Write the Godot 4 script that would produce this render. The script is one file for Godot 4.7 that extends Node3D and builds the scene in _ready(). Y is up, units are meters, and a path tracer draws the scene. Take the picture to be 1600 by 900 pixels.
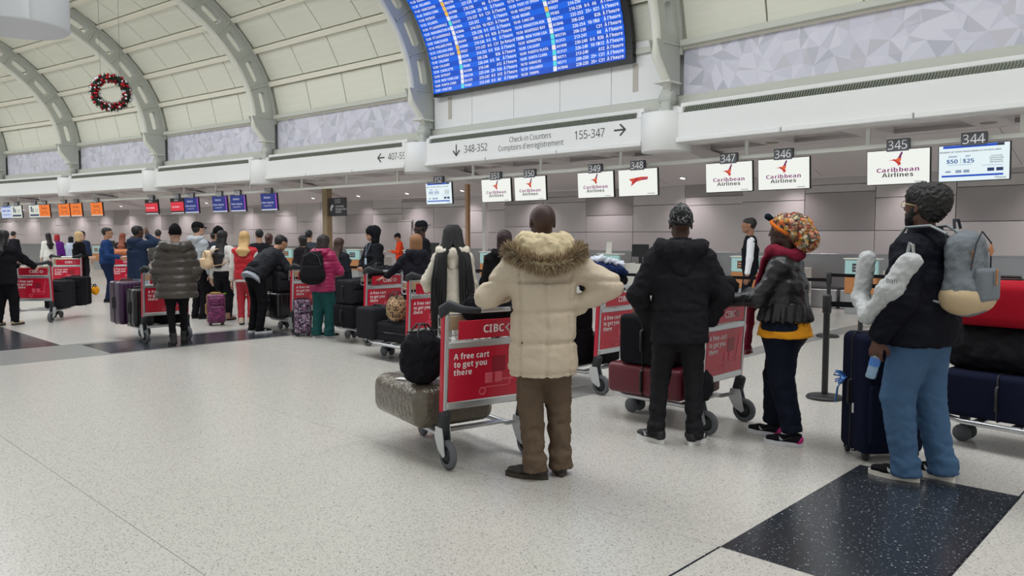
extends Node3D
const LIGHT := 58.0
const WINDOW := 36.0
const SPOT := 2.4

# ---------- frame of the hall: the check-in wall is an arc of 155 m radius ----------
const R0 := 155.0
const UC := -9.0
const NR := 14.9
const CZ := 140.1
var mats := {}
var used := {}
var rng := RandomNumberGenerator.new()
var noise := FastNoiseLite.new()
var tex := {}
var sans: SystemFont
var sans_bold: SystemFont

func at_wall(s: float, y: float, n: float) -> Transform3D:
	var a := s / R0
	var r := R0 + n - NR
	return Transform3D(Basis(Vector3.UP, -a), Vector3(UC + r * sin(a), y, CZ - r * cos(a)))

func numbered(called: String) -> String:
	var k: int = used.get(called, 0)
	used[called] = k + 1
	return called if k == 0 else "%s_%03d" % [called, k]

func thing(called: String, label: String, category: String, xf := Transform3D(), group := "") -> Node3D:
	var o := Node3D.new()
	o.name = numbered(called)
	add_child(o)
	o.transform = xf
	o.set_meta("label", label)
	o.set_meta("category", category)
	if group: o.set_meta("group", group)
	return o

func structure(called: String, label := "", xf := Transform3D()) -> Node3D:
	var o := Node3D.new()
	o.name = numbered(called)
	add_child(o)
	o.transform = xf
	o.set_meta("kind", "structure")
	if label: o.set_meta("label", label)
	return o

func part(parent: Node, called: String, m, material: Material, xf := Transform3D()) -> MeshInstance3D:
	var o := MeshInstance3D.new()
	o.name = called
	o.mesh = m.commit() if m is SurfaceTool else m
	if m is SurfaceTool or o.mesh.get_surface_count() == 1:
		o.set_surface_override_material(0, material)
	o.transform = xf
	parent.add_child(o, true)
	return o

# ---------- materials ----------
func grain_tex(key: String) -> Texture2D:
	if tex.has(key): return tex[key]
	var im: Image
	var r := RandomNumberGenerator.new()
	r.seed = 77
	if key == "terrazzo" or key == "terrazzo_dark":
		var dark := key == "terrazzo_dark"
		im = Image.create(1024, 1024, false, Image.FORMAT_RGB8)
		im.fill(Color8(46, 49, 54) if dark else Color8(238, 236, 230))
		for k in 30000:
			var v := r.randf()
			var c := Color8(232, 230, 224).darkened(r.randf() * .16) if not dark else Color8(38, 42, 47).lightened(r.randf() * .12)
			if v > .88: c = Color8(196, 189, 181) if not dark else Color8(112, 118, 124)
			if v > .965: c = Color8(142, 133, 125) if not dark else Color8(186, 190, 192)
			im.fill_rect(Rect2i(r.randi() % 1020, r.randi() % 1020, 2 + r.randi() % 5, 2 + r.randi() % 3), c)
	elif key == "weave":
		im = Image.create(256, 256, false, Image.FORMAT_L8)
		for y in 256:
			for x in 256:
				var v := .5 + .25 * sin(x * PI / 4.0) * sin(y * PI / 4.0) + r.randf() * .3 - .15
				im.set_pixel(x, y, Color(v, v, v))
	elif key == "florals" or key == "leopard" or key == "turban" or key == "script" or key == "marble":
		im = Image.create(256, 256, false, Image.FORMAT_RGB8)
		var sets := {"florals": [Color8(24, 20, 28), [Color8(150, 90, 130), Color8(210, 190, 200), Color8(90, 50, 90), Color8(170, 160, 190)]],
			"leopard": [Color8(176, 142, 104), [Color8(40, 26, 18), Color8(60, 38, 24), Color8(205, 176, 138), Color8(34, 22, 16)]],
			"turban": [Color8(34, 34, 28), [Color8(226, 104, 40), Color8(226, 214, 190), Color8(40, 104, 92), Color8(120, 70, 34), Color8(206, 160, 60), Color8(150, 44, 34)]],
			"script": [Color8(12, 12, 14), [Color8(214, 214, 216)]],
			"marble": [Color8(92, 30, 72), [Color8(40, 16, 44), Color8(150, 70, 120), Color8(120, 44, 92)]]}
		im.fill(sets[key][0])
		var cs: Array = sets[key][1]
		for k in (90 if key == "script" else 330):
			var c: Color = cs[r.randi() % cs.size()]
			var p := Vector2(r.randf() * 256, r.randf() * 256)
			if key == "script":
				var d := Vector2.from_angle(r.randf() * TAU)
				for j in 16:
					im.fill_rect(Rect2i(int(p.x) % 254, int(p.y) % 254, 2, 2), c)
					d = d.rotated(.42 * sin(k + j * .8))
					p = (p + d * 1.6).posmod(254.0)
			else:
				var rr := 3.0 + r.randf() * (7.0 if key != "turban" else 11.0)
				for j in 7:
					var w := rr * sqrt(1.0 - pow((j - 3) / 3.6, 2))
					im.fill_rect(Rect2i(int(p.x - w), int(p.y + (j - 3) * rr / 3.5), int(w * 2), int(rr / 3.0) + 1), c)
	tex[key] = ImageTexture.create_from_image(im)
	return tex[key]

func noise_tex(key: String, freq: float, as_normal := false, strength := 4.0) -> Texture2D:
	if tex.has(key): return tex[key]
	var n := FastNoiseLite.new()
	n.seed = key.hash() % 1000
	n.frequency = freq
	n.fractal_octaves = 4
	var t := NoiseTexture2D.new()
	t.width = 256
	t.height = 256
	t.seamless = true
	t.noise = n
	t.as_normal_map = as_normal
	t.bump_strength = strength
	tex[key] = t
	return t

func mat(key: String, c := Color.WHITE, rough := .6, metal := 0.0, kind := "") -> StandardMaterial3D:
	if mats.has(key): return mats[key]
	var m := StandardMaterial3D.new()
	m.resource_name = key
	m.albedo_color = c
	m.roughness = rough
	m.metallic = metal
	m.uv1_triplanar = kind != ""
	if kind == "cloth" or kind == "knit":
		m.heightmap_enabled = true
		m.heightmap_texture = grain_tex("weave")
		m.heightmap_scale = .06 if kind == "cloth" else .15
		m.uv1_scale = Vector3.ONE * (9.0 if kind == "cloth" else 4.0)
		m.metallic_specular = .22
	elif kind == "crinkle":
		m.normal_enabled = true
		m.normal_texture = noise_tex("crinkle", .02, true, 9.0)
		m.normal_scale = .9
		m.uv1_scale = Vector3.ONE * 2.6
	elif kind == "leather":
		m.normal_enabled = true
		m.normal_texture = noise_tex("leather", .05, true, 5.0)
		m.normal_scale = .5
		m.uv1_scale = Vector3.ONE * 5.0
	elif kind == "plaster":
		m.normal_enabled = true
		m.normal_texture = noise_tex("plaster", .06, true, 2.0)
		m.normal_scale = .12
		m.uv1_scale = Vector3.ONE * 1.5
	elif kind == "brushed":
		m.heightmap_enabled = true
		m.heightmap_texture = noise_tex("brush", .09)
		m.heightmap_scale = .03
		m.uv1_scale = Vector3(.4, 14.0, .4)
	elif kind != "":
		m.albedo_texture = grain_tex(kind)
		m.uv1_scale = Vector3.ONE * (.55 if kind.begins_with("terrazzo") else 3.2)
		if kind.begins_with("terrazzo"): m.uv1_world_triplanar = true
	mats[key] = m
	return m

func cloth(c: Color, kind := "cloth", rough := .85) -> StandardMaterial3D:
	return mat("%s_%s_%.2f" % [kind, c.to_html(false), rough], c, rough, 0.0, kind)

func paint(c: Color, rough := .45, metal := 0.0) -> StandardMaterial3D:
	return mat("paint_%s_%.2f_%.1f" % [c.to_html(false), rough, metal], c, rough, metal)

func glow(c: Color, energy := 1.0) -> StandardMaterial3D:
	var key := "screen_glow_%s_%.2f" % [c.to_html(false), energy]
	if mats.has(key): return mats[key]
	var m := mat(key, c.darkened(.8), .35)
	m.emission_enabled = true
	m.emission = c
	m.emission_energy_multiplier = energy
	return m

# ---------- mesh helpers ----------
func tool() -> SurfaceTool:
	var s := SurfaceTool.new()
	s.begin(Mesh.PRIMITIVE_TRIANGLES)
	s.set_smooth_group(-1)
	return s

func done(s: SurfaceTool) -> ArrayMesh:
	s.generate_normals()
	return s.commit()

func tri(s: SurfaceTool, a: Vector3, b: Vector3, c: Vector3, out: Vector3) -> void:
	if (b - a).cross(c - a).dot(out) > 0.0:
		var t := b
		b = c
		c = t
	s.add_vertex(a)
	s.add_vertex(b)
	s.add_vertex(c)

func quad(s: SurfaceTool, a: Vector3, b: Vector3, c: Vector3, d: Vector3, out: Vector3) -> void:
	tri(s, a, b, c, out)
	tri(s, a, c, d, out)

func bx(s: SurfaceTool, c: Vector3, size: Vector3, bev := 0.0, b := Basis()) -> void:
	s.set_smooth_group(-1)
	var h := size * .5
	bev = minf(bev, minf(h.x, minf(h.y, h.z)) * .9)
	var i := h - Vector3.ONE * bev
	for ax in 3:
		var u := (ax + 1) % 3
		var v := (ax + 2) % 3
		for sg in [-1.0, 1.0]:
			var o := Vector3.ZERO
			o[ax] = sg
			var q := []
			for k in [[-1, -1], [1, -1], [1, 1], [-1, 1]]:
				var p := Vector3.ZERO
				p[ax] = sg * h[ax]
				p[u] = k[0] * i[u]
				p[v] = k[1] * i[v]
				q.append(c + b * p)
			quad(s, q[0], q[1], q[2], q[3], b * o)
			if bev > 0.0:
				for sv in [-1.0, 1.0]:
					var e := []
					for k in [[0, -1], [0, 1], [1, 1], [1, -1]]:
						var p := Vector3.ZERO
						p[ax] = sg * (h[ax] if k[0] == 0 else i[ax])
						p[u] = sv * (i[u] if k[0] == 0 else h[u])
						p[v] = k[1] * i[v]
						e.append(c + b * p)
					var oo := Vector3.ZERO
					oo[ax] = sg
					oo[u] = sv
					quad(s, e[0], e[1], e[2], e[3], b * oo)
	if bev > 0.0:
		for x in [-1.0, 1.0]:
			for y in [-1.0, 1.0]:
				for z in [-1.0, 1.0]:
					var g := Vector3(x, y, z)
					tri(s, c + b * (g * Vector3(h.x, i.y, i.z)), c + b * (g * Vector3(i.x, h.y, i.z)), c + b * (g * Vector3(i.x, i.y, h.z)), b * g)

func box(size: Vector3, bev := 0.0, c := Vector3.ZERO, b := Basis()) -> ArrayMesh:
	var s := tool()
	bx(s, c, size, bev, b)
	return done(s)

func tube(s: SurfaceTool, pts: Array, r, seg := 8, flat := 1.0) -> void:
	s.set_smooth_group(0)
	var n := pts.size()
	var rings := []
	var side := Vector3.ZERO
	for k in n:
		var d: Vector3 = (pts[mini(k + 1, n - 1)] - pts[maxi(k - 1, 0)]).normalized()
		if side == Vector3.ZERO:
			side = d.cross(Vector3.UP if absf(d.y) < .9 else Vector3.RIGHT).normalized()
		side = (side - d * side.dot(d)).normalized()
		var up := d.cross(side)
		var rad: float = r[k] if r is Array else r
		var ring := []
		for j in seg:
			var a := TAU * j / seg
			ring.append(pts[k] + side * cos(a) * rad + up * sin(a) * rad * flat)
		rings.append(ring)
	for k in n - 1:
		for j in seg:
			var j2 := (j + 1) % seg
			var mid: Vector3 = (pts[k] + pts[k + 1]) * .5
			quad(s, rings[k][j], rings[k][j2], rings[k + 1][j2], rings[k + 1][j], rings[k][j] + rings[k + 1][j2] - mid * 2.0)
	s.set_smooth_group(-1)
	for e in [0, n - 1]:
		var o: Vector3 = pts[e] - pts[1 if e == 0 else n - 2]
		for j in range(1, seg - 1):
			tri(s, rings[e][0], rings[e][j], rings[e][j + 1], o)

func tubes(pts: Array, r, seg := 8, flat := 1.0) -> ArrayMesh:
	var s := tool()
	tube(s, pts, r, seg, flat)
	return done(s)

func lathe(s: SurfaceTool, prof: Array, seg := 20, xf := Transform3D()) -> void:
	s.set_smooth_group(-1 if seg < 10 else 0)
	for k in prof.size() - 1:
		for j in seg:
			var q := []
			for e in [[k, j], [k, j + 1], [k + 1, j + 1], [k + 1, j]]:
				var a: float = TAU * e[1] / seg
				q.append(xf * Vector3(cos(a) * prof[e[0]].x, prof[e[0]].y, sin(a) * prof[e[0]].x))
			var d: Vector2 = prof[k + 1] - prof[k]
			var am := TAU * (j + .5) / seg
			var out := xf.basis * Vector3(cos(am) * -d.y, d.x, sin(am) * -d.y)
			quad(s, q[0], q[1], q[2], q[3], out * -1.0)

func prism(s: SurfaceTool, poly: PackedVector2Array, z0: float, z1: float, xf := Transform3D()) -> void:
	s.set_smooth_group(-1)
	var idx := Geometry2D.triangulate_polygon(poly)
	for k in range(0, idx.size(), 3):
		for z in [z0, z1]:
			var o := xf.basis * Vector3(0, 0, signf(z - (z0 + z1) * .5) if z0 != z1 else 1.0)
			tri(s, xf * Vector3(poly[idx[k]].x, poly[idx[k]].y, z), xf * Vector3(poly[idx[k + 1]].x, poly[idx[k + 1]].y, z), xf * Vector3(poly[idx[k + 2]].x, poly[idx[k + 2]].y, z), o)
	if z0 == z1: return
	var cw := Geometry2D.is_polygon_clockwise(poly)
	for k in poly.size():
		var a := poly[k]
		var b := poly[(k + 1) % poly.size()]
		var nn := Vector3(-(b - a).y, (b - a).x, 0) * (1.0 if cw else -1.0)
		quad(s, xf * Vector3(a.x, a.y, z0), xf * Vector3(b.x, b.y, z0), xf * Vector3(b.x, b.y, z1), xf * Vector3(a.x, a.y, z1), xf.basis * nn)

func rbx(s: SurfaceTool, c: Vector3, size: Vector3, r: float, b := Basis(), kk := 3) -> void:
	s.set_smooth_group(0)
	var h := size * .5
	r = minf(r, minf(h.x, minf(h.y, h.z)) * .98)
	for ax in 3:
		var u := (ax + 1) % 3
		var v := (ax + 2) % 3
		var lu := []
		var lv := []
		for k in kk + 1:
			lu.append(-h[u] + r * k / kk)
			lv.append(-h[v] + r * k / kk)
		for k in kk + 1:
			lu.append(h[u] - r + r * k / kk)
			lv.append(h[v] - r + r * k / kk)
		for sg in [-1.0, 1.0]:
			var g := []
			for x in lu:
				var row := []
				for y in lv:
					var p := Vector3.ZERO
					p[ax] = sg * h[ax]
					p[u] = x
					p[v] = y
					var inn := p.clamp(-h + Vector3.ONE * r, h - Vector3.ONE * r)
					row.append(c + b * (inn + (p - inn).normalized() * r))
				g.append(row)
			for x in lu.size() - 1:
				for y in lv.size() - 1:
					quad(s, g[x][y], g[x + 1][y], g[x + 1][y + 1], g[x][y + 1], g[x][y] + g[x + 1][y + 1] - c * 2.0)

func rbox(size: Vector3, r: float, c := Vector3.ZERO, kk := 3, b := Basis()) -> ArrayMesh:
	var s := tool()
	rbx(s, c, size, r, b, kk)
	s.index()
	return done(s)

func lettering(parent: Node, words: String, h: float, m: Material, xf: Transform3D, bold := false, align := HORIZONTAL_ALIGNMENT_CENTER, called := "lettering") -> MeshInstance3D:
	var t := TextMesh.new()
	t.text = words
	t.font = sans_bold if bold else sans
	t.font_size = 32
	t.pixel_size = h / 23.0
	t.depth = 0.0
	t.curve_step = 3.0
	t.horizontal_alignment = align
	t.vertical_alignment = VERTICAL_ALIGNMENT_CENTER
	return part(parent, called, t, m, xf)

func shift(x: float, y: float, z: float) -> Transform3D:
	return Transform3D(Basis(), Vector3(x, y, z))

func turned(deg: float, p: Vector3) -> Transform3D:
	return Transform3D(Basis(Vector3.UP, deg_to_rad(deg)), p)

func _ready() -> void:
	rng.seed = 11
	noise.seed = 5
	noise.frequency = 1.0
	sans = SystemFont.new()
	sans.font_names = PackedStringArray(["Droid Sans"])
	sans_bold = SystemFont.new()
	sans_bold.font_names = PackedStringArray(["Droid Sans"])
	sans_bold.font_weight = 700
	# camera
	var cam := Camera3D.new()
	cam.name = "camera"
	add_child(cam)
	cam.fov = 41.11
	cam.position = Vector3(0, 1.58, 0)
	cam.rotation_degrees = Vector3(-3.81, 43.78, 0)
	cam.current = true
	# surroundings
	var env := Environment.new()
	env.background_mode = Environment.BG_COLOR
	env.background_color = Color8(190, 200, 210)
	env.tonemap_mode = Environment.TONE_MAPPER_LINEAR
	env.tonemap_exposure = 1.0
	env.sdfgi_enabled = true
	env.ssao_enabled = true
	env.ssil_enabled = true
	var we := WorldEnvironment.new()
	we.name = "surroundings"
	we.environment = env
	add_child(we)
	# skylight strips along the crown of the vault: glazing with a light of the same size
	for k in 7:
		var xf := at_wall(12.0 - 10.0 * k, 10.75, 5.2)
		var sk := thing("skylight", "long glowing skylight along the crown of the vault", "skylight", xf, "skylights along the vault crown")
		part(sk, "frosted_glass", box(Vector3(8.4, .05, 4.4)), glow(Color8(240, 246, 250), 1.0))
		var fr := tool()
		for e in [-1, 1]:
			bx(fr, Vector3(0, .0, e * 2.25), Vector3(8.7, .14, .12), .01)
			bx(fr, Vector3(e * 4.28, .0, 0), Vector3(.12, .14, 4.5), .01)
		part(sk, "frame", done(fr), paint(Color8(205, 206, 198)))
		var l := AreaLight3D.new()
		l.name = "skylight_light"
		l.area_size = Vector2(8.4, 4.4)
		l.light_energy = LIGHT
		l.light_color = Color8(250, 252, 255)
		l.area_range = 60.0
		l.shadow_enabled = true
		sk.add_child(l)
		l.transform = Transform3D(Basis(Vector3.RIGHT, -PI / 2), Vector3(0, -.06, 0))
	build_hall()
	build_wall_fittings()
	build_signs()
	build_counters()
	build_queue_barriers()
	build_carts()
	build_people()

# ---------- hall: floor, vault, ribs, check-in wall ----------
const COLS := [15.6, 7.6, -0.4, -8.5, -16.5, -23.8, -30.7, -37.3, -44.2, -51.5, -59.0]

func vault(len: float) -> Vector2:   # point (n, h) at arc length from the springing of the vault
	var k := len / 12.0 * 1200.0
	var i := clampi(int(k), 0, arc.size() - 2)
	return arc[i].lerp(arc[i + 1], k - i)

var arc: Array[Vector2] = []

func vault_out(len: float) -> Vector2:
	var d := vault(len + .05) - vault(len - .05)
	return Vector2(d.y, -d.x).normalized()

func build_hall() -> void:
	# quarter ellipse by arc length, then the far half beyond the crown
	var fine: Array[Vector2] = []
	var acc: Array[float] = []
	var total := 0.0
	for k in 4001:
		var a := PI * k / 4000.0
		var p := Vector2(6.1 + 9.0 * cos(a), 5.6 + 5.6 * sin(a))
		if k > 0: total += p.distance_to(fine[k - 1])
		fine.append(p)
		acc.append(total)
	var j := 0
	var steps := int(total / .01)
	for k in steps:
		while acc[j + 1] < k * .01: j += 1
		arc.append(fine[j].lerp(fine[j + 1], (k * .01 - acc[j]) / (acc[j + 1] - acc[j])))
	var terr := mat("terrazzo", Color8(210, 208, 206), .25, 0, "terrazzo")
	var terr2 := mat("terrazzo_b", Color8(207, 206, 203), .27, 0, "terrazzo")
	var dark := mat("terrazzo_dark", Color8(245, 246, 250), .22, 0, "terrazzo_dark")
	var grey := mat("terrazzo_grey", Color8(148, 150, 152), .3, 0, "terrazzo")
	var fl := structure("floor", "pale speckled terrazzo floor with dark inlaid slabs")
	part(fl, "bed", box(Vector3(100, .3, 44), 0, Vector3(-34, -.156, -4)), paint(Color8(150, 148, 142), .9))
	var xs := []
	for k in 10: xs.append(-1.88 + 3.03 * (2 - k))
	var zs := []
	for k in 10: zs.append(2.4 - 1.965 * k)
	var slab := box(Vector3(3.03 - .003, .1, 1.965 - .003), .0008)
	for x in 9:
		for z in 9:
			part(fl, "slab", slab, terr if (x * 7 + z * 3) % 5 else terr2, shift(xs[x] - 1.515, -.05, zs[z] - .9825))
	var x0: float = xs[0]
	var x1: float = xs[9]
	var z0: float = zs[0]
	var z1: float = zs[9]
	part(fl, "slab", box(Vector3(60, .1, 44), 0, Vector3(x1 - 30, -.05, -4)), terr)
	part(fl, "slab", box(Vector3(40, .1, 44), 0, Vector3(x0 + 20, -.05, -4)), terr)
	part(fl, "slab", box(Vector3(x0 - x1, .1, 12), 0, Vector3((x0 + x1) * .5, -.05, z0 + 6)), terr)
	part(fl, "slab", box(Vector3(x0 - x1, .1, 12), 0, Vector3((x0 + x1) * .5, -.05, z1 - 6)), terr)
	for a in [[-1.88, -.93, -5.455, -3.5, dark], [-12.28, -11.08, -6.5, -3.7, dark], [-15.8, -12.45, -3.48, .4, dark], [-12.45, -10.98, -7.0, 2.4, grey], [-8.12, -7.68, -6.45, -5.88, grey], [-5.05, -4.7, -14.2, -5.75, grey], [-1.887, -1.875, -3.5, 2.4, dark], [-.945, -.933, -9.0, 2.4, dark]]:
		var up := .002 if a[4] == dark else .001
		part(fl, "inlay", box(Vector3(a[1] - a[0], .02, a[3] - a[2]), .0008, Vector3((a[0] + a[1]) * .5, up - .01, (a[2] + a[3]) * .5)), a[4])
	# shell behind everything
	var shell := paint(Color8(214, 214, 200), .8)
	var wl := paint(Color8(216, 215, 212), .7)
	var panel_m := mat("vault_panel", Color8(228, 228, 214), .62, 0, "plaster")
	var seam_m := paint(Color8(238, 238, 228), .5)
	var purlin_m := paint(Color8(236, 232, 216), .5)
	var gap_m := panel_m
	var rib_m := paint(Color8(182, 185, 178), .5)
	var tube_m := paint(Color8(222, 222, 212), .42)
	for b in COLS.size() - 1:
		var s0: float = COLS[b]
		var s1: float = COLS[b + 1]
		var w := s0 - s1
		var base := at_wall((s0 + s1) * .5, 0, NR)
		var ce := structure("ceiling", "", base)
		var sh := tool()
		var last := int(total / .6)
		for k in last + 1:
			var a := vault(minf(k * .6, total - .02))
			var c := vault(minf((k + 1) * .6, total - .02))
			var oa := vault_out(clampf(k * .6, .1, total - .2)) * .14
			var ob := vault_out(clampf((k + 1) * .6, .1, total - .2)) * .14
			for off in [1.0, 2.2]:
				var p: Vector2 = a + oa * off
				var q: Vector2 = c + ob * off
				var ww: float = w * .5 + .12
				quad(sh, Vector3(-ww, p.y, NR - p.x), Vector3(ww, p.y, NR - p.x), Vector3(ww, q.y, NR - q.x), Vector3(-ww, q.y, NR - q.x), Vector3(0, -oa.y, oa.x) * (1.0 if off == 1.0 else -1.0))
		part(ce, "shell", done(sh), gap_m if s0 > -50 else shell)
		if s1 < -52 or s0 > 10: continue
		for r in 8:
			var t0 := .2 + r * 1.2
			var n_panel := 4
			var pw := (w - .36) / n_panel
			# purlin under each row
			var p := vault(t0)
			var o := vault_out(t0)
			var up2 := vault(t0 + .05) - vault(t0 - .05)
			var bas := Basis(Vector3.RIGHT, Vector3(0, up2.y, -up2.x).normalized(), Vector3(0, -o.y, o.x).normalized())
			var pu := tool()
			bx(pu, Vector3(0, p.y, NR - p.x), Vector3(w, .17, .1), .012, bas)
			part(ce, "purlin", done(pu), purlin_m)
			var tm := t0 + .6
			p = vault(tm)
			o = vault_out(tm)
			up2 = vault(tm + .05) - vault(tm - .05)
			bas = Basis(Vector3.RIGHT, Vector3(0, up2.y, -up2.x).normalized(), Vector3(0, -o.y, o.x).normalized())
			var key := "%.2f" % pw
			if not tex.has("panel" + key):
				tex["panel" + key] = box(Vector3(pw - .035, .985, .05), .008)
				var sm := tool()
				for e in 3: bx(sm, Vector3(0, -.25 + e * .25, .025), Vector3(pw - .06, .012, .006))
				tex["seam" + key] = done(sm)
			for c in n_panel:
				var pt := Transform3D(bas, Vector3(-w * .5 + .18 + pw * (c + .5), p.y, NR - p.x) + bas.z * -.05)
				var pn := part(ce, "panel", tex["panel" + key], panel_m, pt)
				part(pn, "seam", tex["seam" + key], seam_m)
	# ribs
	for k in COLS.size():
		var s: float = COLS[k]
		if s < -52 or s > 10: continue
		var rb := structure("trim", "grey steel arched rib with slotted web and round front tube", at_wall(s, 0, NR))
		var pts := [Vector3(0, 4.72, NR - 14.85), Vector3(0, 5.0, NR - 14.72), Vector3(0, 5.45, NR - 14.3)]
		var back := []
		for e in 50:
			var l := .2 + e * .4
			var q := vault(l) - vault_out(l) * .78
			pts.append(Vector3(0, q.y, NR - q.x))
		part(rb, "front_tube", tubes(pts, .105, 12), tube_m)
		var web := tool()
		var fl2 := tool()
		for side in [-1.0, 1.0]:
			for e in 14:
				var t0 := .2 + e * 1.2
				var outer := []
				var inner := []
				for i in 32:
					var a := TAU * (i + .5) / 32
					var c := Vector2(cos(a), sin(a))
					var m := maxf(absf(c.x), absf(c.y))
					outer.append(Vector2(c.x / m * .37, c.y / m * .6))
					var yy := clampf(c.y / m * .6, -.3, .3)
					var ang := Vector2(c.x, c.y * .8).normalized()
					inner.append(Vector2(ang.x * .14, yy * .95 + ang.y * .12))
				var f := func(v: Vector2) -> Vector3:
					var l := t0 + .6 + v.y
					var q := vault(l) - vault_out(l) * (.38 + v.x)
					return Vector3(side * .1, q.y, NR - q.x)
				for i in 32:
					var i2 := (i + 1) % 32
					quad(web, f.call(outer[i]), f.call(outer[i2]), f.call(inner[i2]), f.call(inner[i]), Vector3(side, 0, 0))
					if side > 0:
						var a3: Vector3 = f.call(inner[i])
						var b3: Vector3 = f.call(inner[i2])
						var sh2 := Vector3(-.2, 0, 0)
						var mid: Vector3 = f.call(Vector2.ZERO)
						quad(web, a3, b3, b3 + sh2, a3 + sh2, mid - a3)
				if side > 0:
					var v1 := vault(t0)
					var vo := vault_out(t0)
					var vb := Basis(Vector3.RIGHT, Vector3(0, -vo.x * 0 + vo.y, -vo.x).normalized(), Vector3(0, vo.x, vo.y).normalized())
					bx(fl2, Vector3(0, v1.y - vo.y * .38, NR - v1.x + vo.x * .38), Vector3(.27, .68, .05), .01, vb)
			for e in 40:
				var a := vault(.0 + e * .4)
				var c := vault(.4 + e * .4)
				if side > 0:
					var d := Vector3(0, c.y - a.y, -(c.x - a.x))
					bx(fl2, Vector3(0, (a.y + c.y) * .5, NR - (a.x + c.x) * .5) + Vector3(0, -.0, .02), Vector3(.34, d.length() + .01, .06), 0, Basis(Vector3.RIGHT, d.normalized(), Vector3.RIGHT.cross(d.normalized())))
		# foot of the rib: tapering plate, collar and pin
		for side in [-.1, .1]:
			prism(web, PackedVector2Array([Vector2(4.72, .12), Vector2(5.0, .2), Vector2(5.45, .6), Vector2(5.8, .75), Vector2(5.8, -.18), Vector2(4.72, -.18)]), side - .008, side + .008, Transform3D(Basis(Vector3.UP, Vector3(0, 0, 1), Vector3.RIGHT), Vector3.ZERO))
		part(rb, "web", done(web), rib_m)
		part(rb, "flange", done(fl2), rib_m)
		part(rb, "collar", box(Vector3(.42, .035, .5), .01, Vector3(0, 4.95, .15)), tube_m)
		var foot := tool()
		bx(foot, Vector3(0, 4.5, .1), Vector3(.24, .62, .3), .03)
		lathe(foot, [Vector2(0, -.16), Vector2(.13, -.16), Vector2(.15, -.13), Vector2(.15, .13), Vector2(.13, .16), Vector2(0, .16)], 18, Transform3D(Basis(Vector3.FORWARD, PI / 2), Vector3(0, 4.62, .12)))
		part(rb, "pin_joint", done(foot), rib_m)
	# outer walls of the hall, beyond the frame
	var back := structure("wall_rear")
	var bw := tool()
	for k in 10:
		var xf := at_wall(COLS[k] - 4.0, 0, -3.15)
		bx(bw, xf * Vector3(0, 3.0, 0), Vector3(9.0, 6.2, .3), 0, xf.basis)
	part(back, "wall_slab", done(bw), paint(Color8(205, 205, 202), .7))
	for k in 6:
		var wn := structure("window_%d" % (k + 1), "tall frosted window in the rear wall", at_wall(9.0 - k * 9.0, 3.3, -2.85) * Transform3D(Basis(Vector3.UP, PI), Vector3.ZERO))
		part(wn, "pane", box(Vector3(7.6, 4.0, .04)), glow(Color8(236, 242, 250), .8))
		var wf := tool()
		for e in [-1, 1]:
			bx(wf, Vector3(e * 3.86, 0, 0), Vector3(.12, 4.2, .12), .01)
			bx(wf, Vector3(0, e * 2.06, 0), Vector3(7.7, .12, .12), .01)
			bx(wf, Vector3(e * 1.27, 0, 0), Vector3(.07, 4.0, .1), .01)
		part(wn, "window_frame", done(wf), rib_m)
		var wlt := AreaLight3D.new()
		wlt.name = "window_light"
		wlt.area_size = Vector2(7.6, 4.0)
		wlt.light_energy = WINDOW
		wlt.light_color = Color8(246, 250, 255)
		wlt.area_range = 60.0
		wlt.shadow_enabled = true
		wn.add_child(wlt)
		wlt.position = Vector3(0, 0, -.08)
	for e in [[15.6, "wall_right"], [-59.0, "wall_left"]]:
		var ew := structure(e[1], "", at_wall(e[0], 0, 8))
		part(ew, "wall_slab", box(Vector3(.3, 13, 24), 0, Vector3(0, 6.2, 0)), wl)
	# hanging drum near the crown side
	var dr := thing("bulkhead_drum", "white round column head with grey underside hanging above the left queue", "column", shift(-11.75, 0, -2.9))
	var ds := tool()
	lathe(ds, [Vector2(.6, 4.29), Vector2(.625, 4.31), Vector2(.625, 9.0)], 40)
	part(dr, "drum", done(ds), paint(Color8(222, 226, 230), .5))
	var du := tool()
	lathe(du, [Vector2(0, 4.295), Vector2(.6, 4.29)], 40)
	part(dr, "underside", done(du), paint(Color8(222, 226, 230), .5))

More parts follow.
